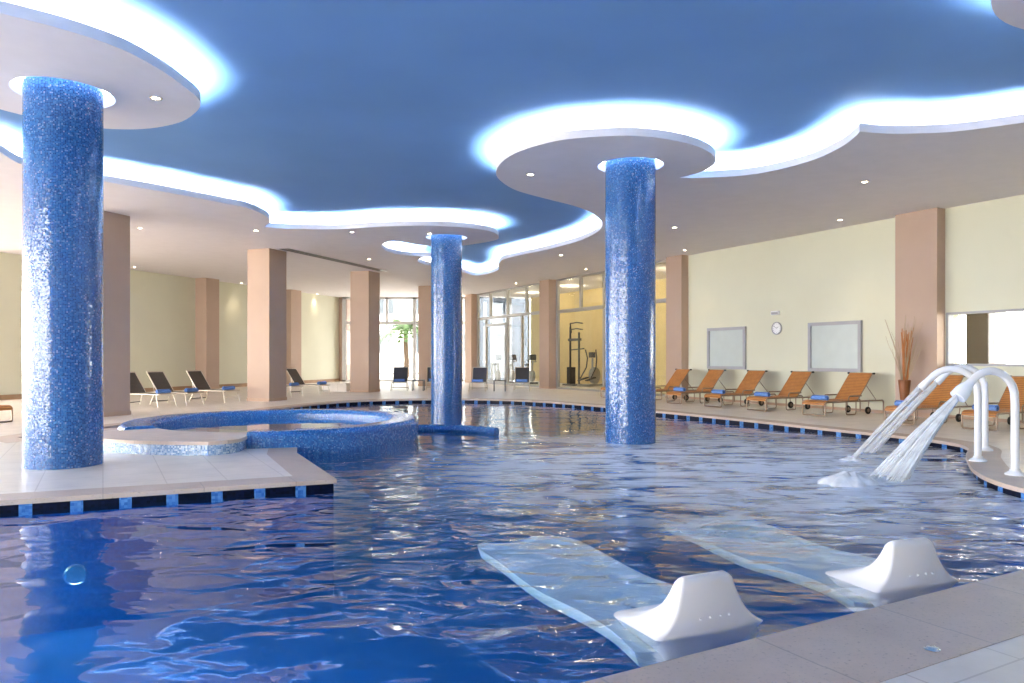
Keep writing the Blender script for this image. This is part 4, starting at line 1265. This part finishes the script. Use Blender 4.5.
# ------------------------------------------------------------------ outside
gl = [(-120, -60), (90, -60), (90, 140), (-120, 140)]
vs, fs = fill([gl, ROOM], -.12, -.06)
struct(MB().add(vs, fs).build('ground', 'ground'))
bd = empty('apartment_building', (-8, 68, 0))
MB().box((0, 0, 7), (46, 8, 14)).build('facade_wall', 'facade', bd)
for ix in range(-4, 5):
    for z in (2.6, 6.0, 9.4):
        w_ = MB().box((ix * 3.4 + .4, -4.02, z), (1.5, .1, 1.7)).build('facade_window', 'facadeglass', bd)
        MB().box((ix * 3.4 + .4, -4.08, z), (.07, .06, 1.7)).build('window_bar', 'facade', w_)
tag(bd, 'pale apartment building outside the far end glazing', 'building')
pm = empty('palm_tree', ((406 - CX) / F * 52, 52, 0))
MB().tube([(0, 0, -.06), (.05, 0, 1.2), (-.03, 0, 2.4), (0, 0, 3.5)], [.22, .18, .17, .15], 10).build('trunk', 'bark', pm, 60)
mb = MB()
for i in range(34):
    a = 2 * PI * i / 34 * 2.618 * 2; el_ = random.uniform(.05, 1.1); Lf = random.uniform(1.9, 2.7)
    dx, dy = math.cos(a), math.sin(a); prev = None
    for k in range(9):
        t = k / 8; rr = Lf * t * math.cos(el_ * (1 - .4 * t)); zz = 3.5 + Lf * (math.sin(el_) * t - .75 * t * t)
        p = Vector((dx * rr, dy * rr, zz))
        if prev is not None:
            s = Vector((-dy, dx, -.5)); s2 = Vector((dy, -dx, -.5)); wl = .45 * math.sin(PI * min(1, t * .9 + .08))
            for q in (s, s2):
                e = (prev + p) / 2 + q.normalized() * wl + Vector((dx, dy, 0)) * .2
                mb.add([prev, p, e], [(0, 1, 2)])
        prev = p
mb.build('crown', 'leaf', pm)
tag(pm, 'green palm tree outside the far end glazing', 'tree')

# ------------------------------------------------------------------ light
w = bpy.data.worlds.new('World'); scene.world = w; w.use_nodes = True
bg = w.node_tree.nodes['Background']
bg.inputs[0].default_value = (1.0, .985, .95, 1); bg.inputs[1].default_value = 12
def portal(p, q, z0, z1):
    p, q = Vector(p), Vector(q); c = (p + q) / 2; d = (q - p)
    L = bpy.data.lights.new('daylight_portal', 'AREA'); L.shape = 'RECTANGLE'; L.size = d.length; L.size_y = z1 - z0; L.cycles.is_portal = True
    o = bpy.data.objects.new('daylight_portal', L); COL.objects.link(o); o.location = (c.x, c.y, (z0 + z1) / 2)
    n = Vector((d.y, -d.x, 0)).normalized()      # emits towards the right of p->q
    o.rotation_euler = (-n).to_track_quat('Z', 'Y').to_euler()
    return o
portal(Lp(-33.5), Lp(-.6), 0.05, SOF - .05)
portal((-9.2, -9), (-30, -9), .05, SOF - .05)
portal((xa, ya + .2), (xb, ya + .2), .05, SOF - .05)
q0, q1 = W(GE + .8, .3), W(GE + .8, GK)
portal(q0, q1, .05, SOF - .05)

cam = bpy.data.cameras.new('camera'); co = bpy.data.objects.new('camera', cam); COL.objects.link(co)
co.location = (0, 0, CAMH); co.rotation_euler = (PI / 2, 0, 0)
cam.sensor_width = 36; cam.lens = F * 36 / 1024; cam.shift_y = (HY - 341.5) / 1024; cam.clip_end = 400; cam.clip_start = .05
scene.camera = co
vsn = scene.view_settings
vsn.view_transform = 'Standard'; vsn.look = 'None'; vsn.gamma = 1; vsn.use_curve_mapping = False; vsn.exposure = 0.72
scene.cycles.use_denoising = True
scene.cycles.max_bounces = 12; scene.cycles.diffuse_bounces = 5; scene.cycles.transparent_max_bounces = 24
scene.cycles.sample_clamp_indirect = 8; scene.cycles.blur_glossy = .5
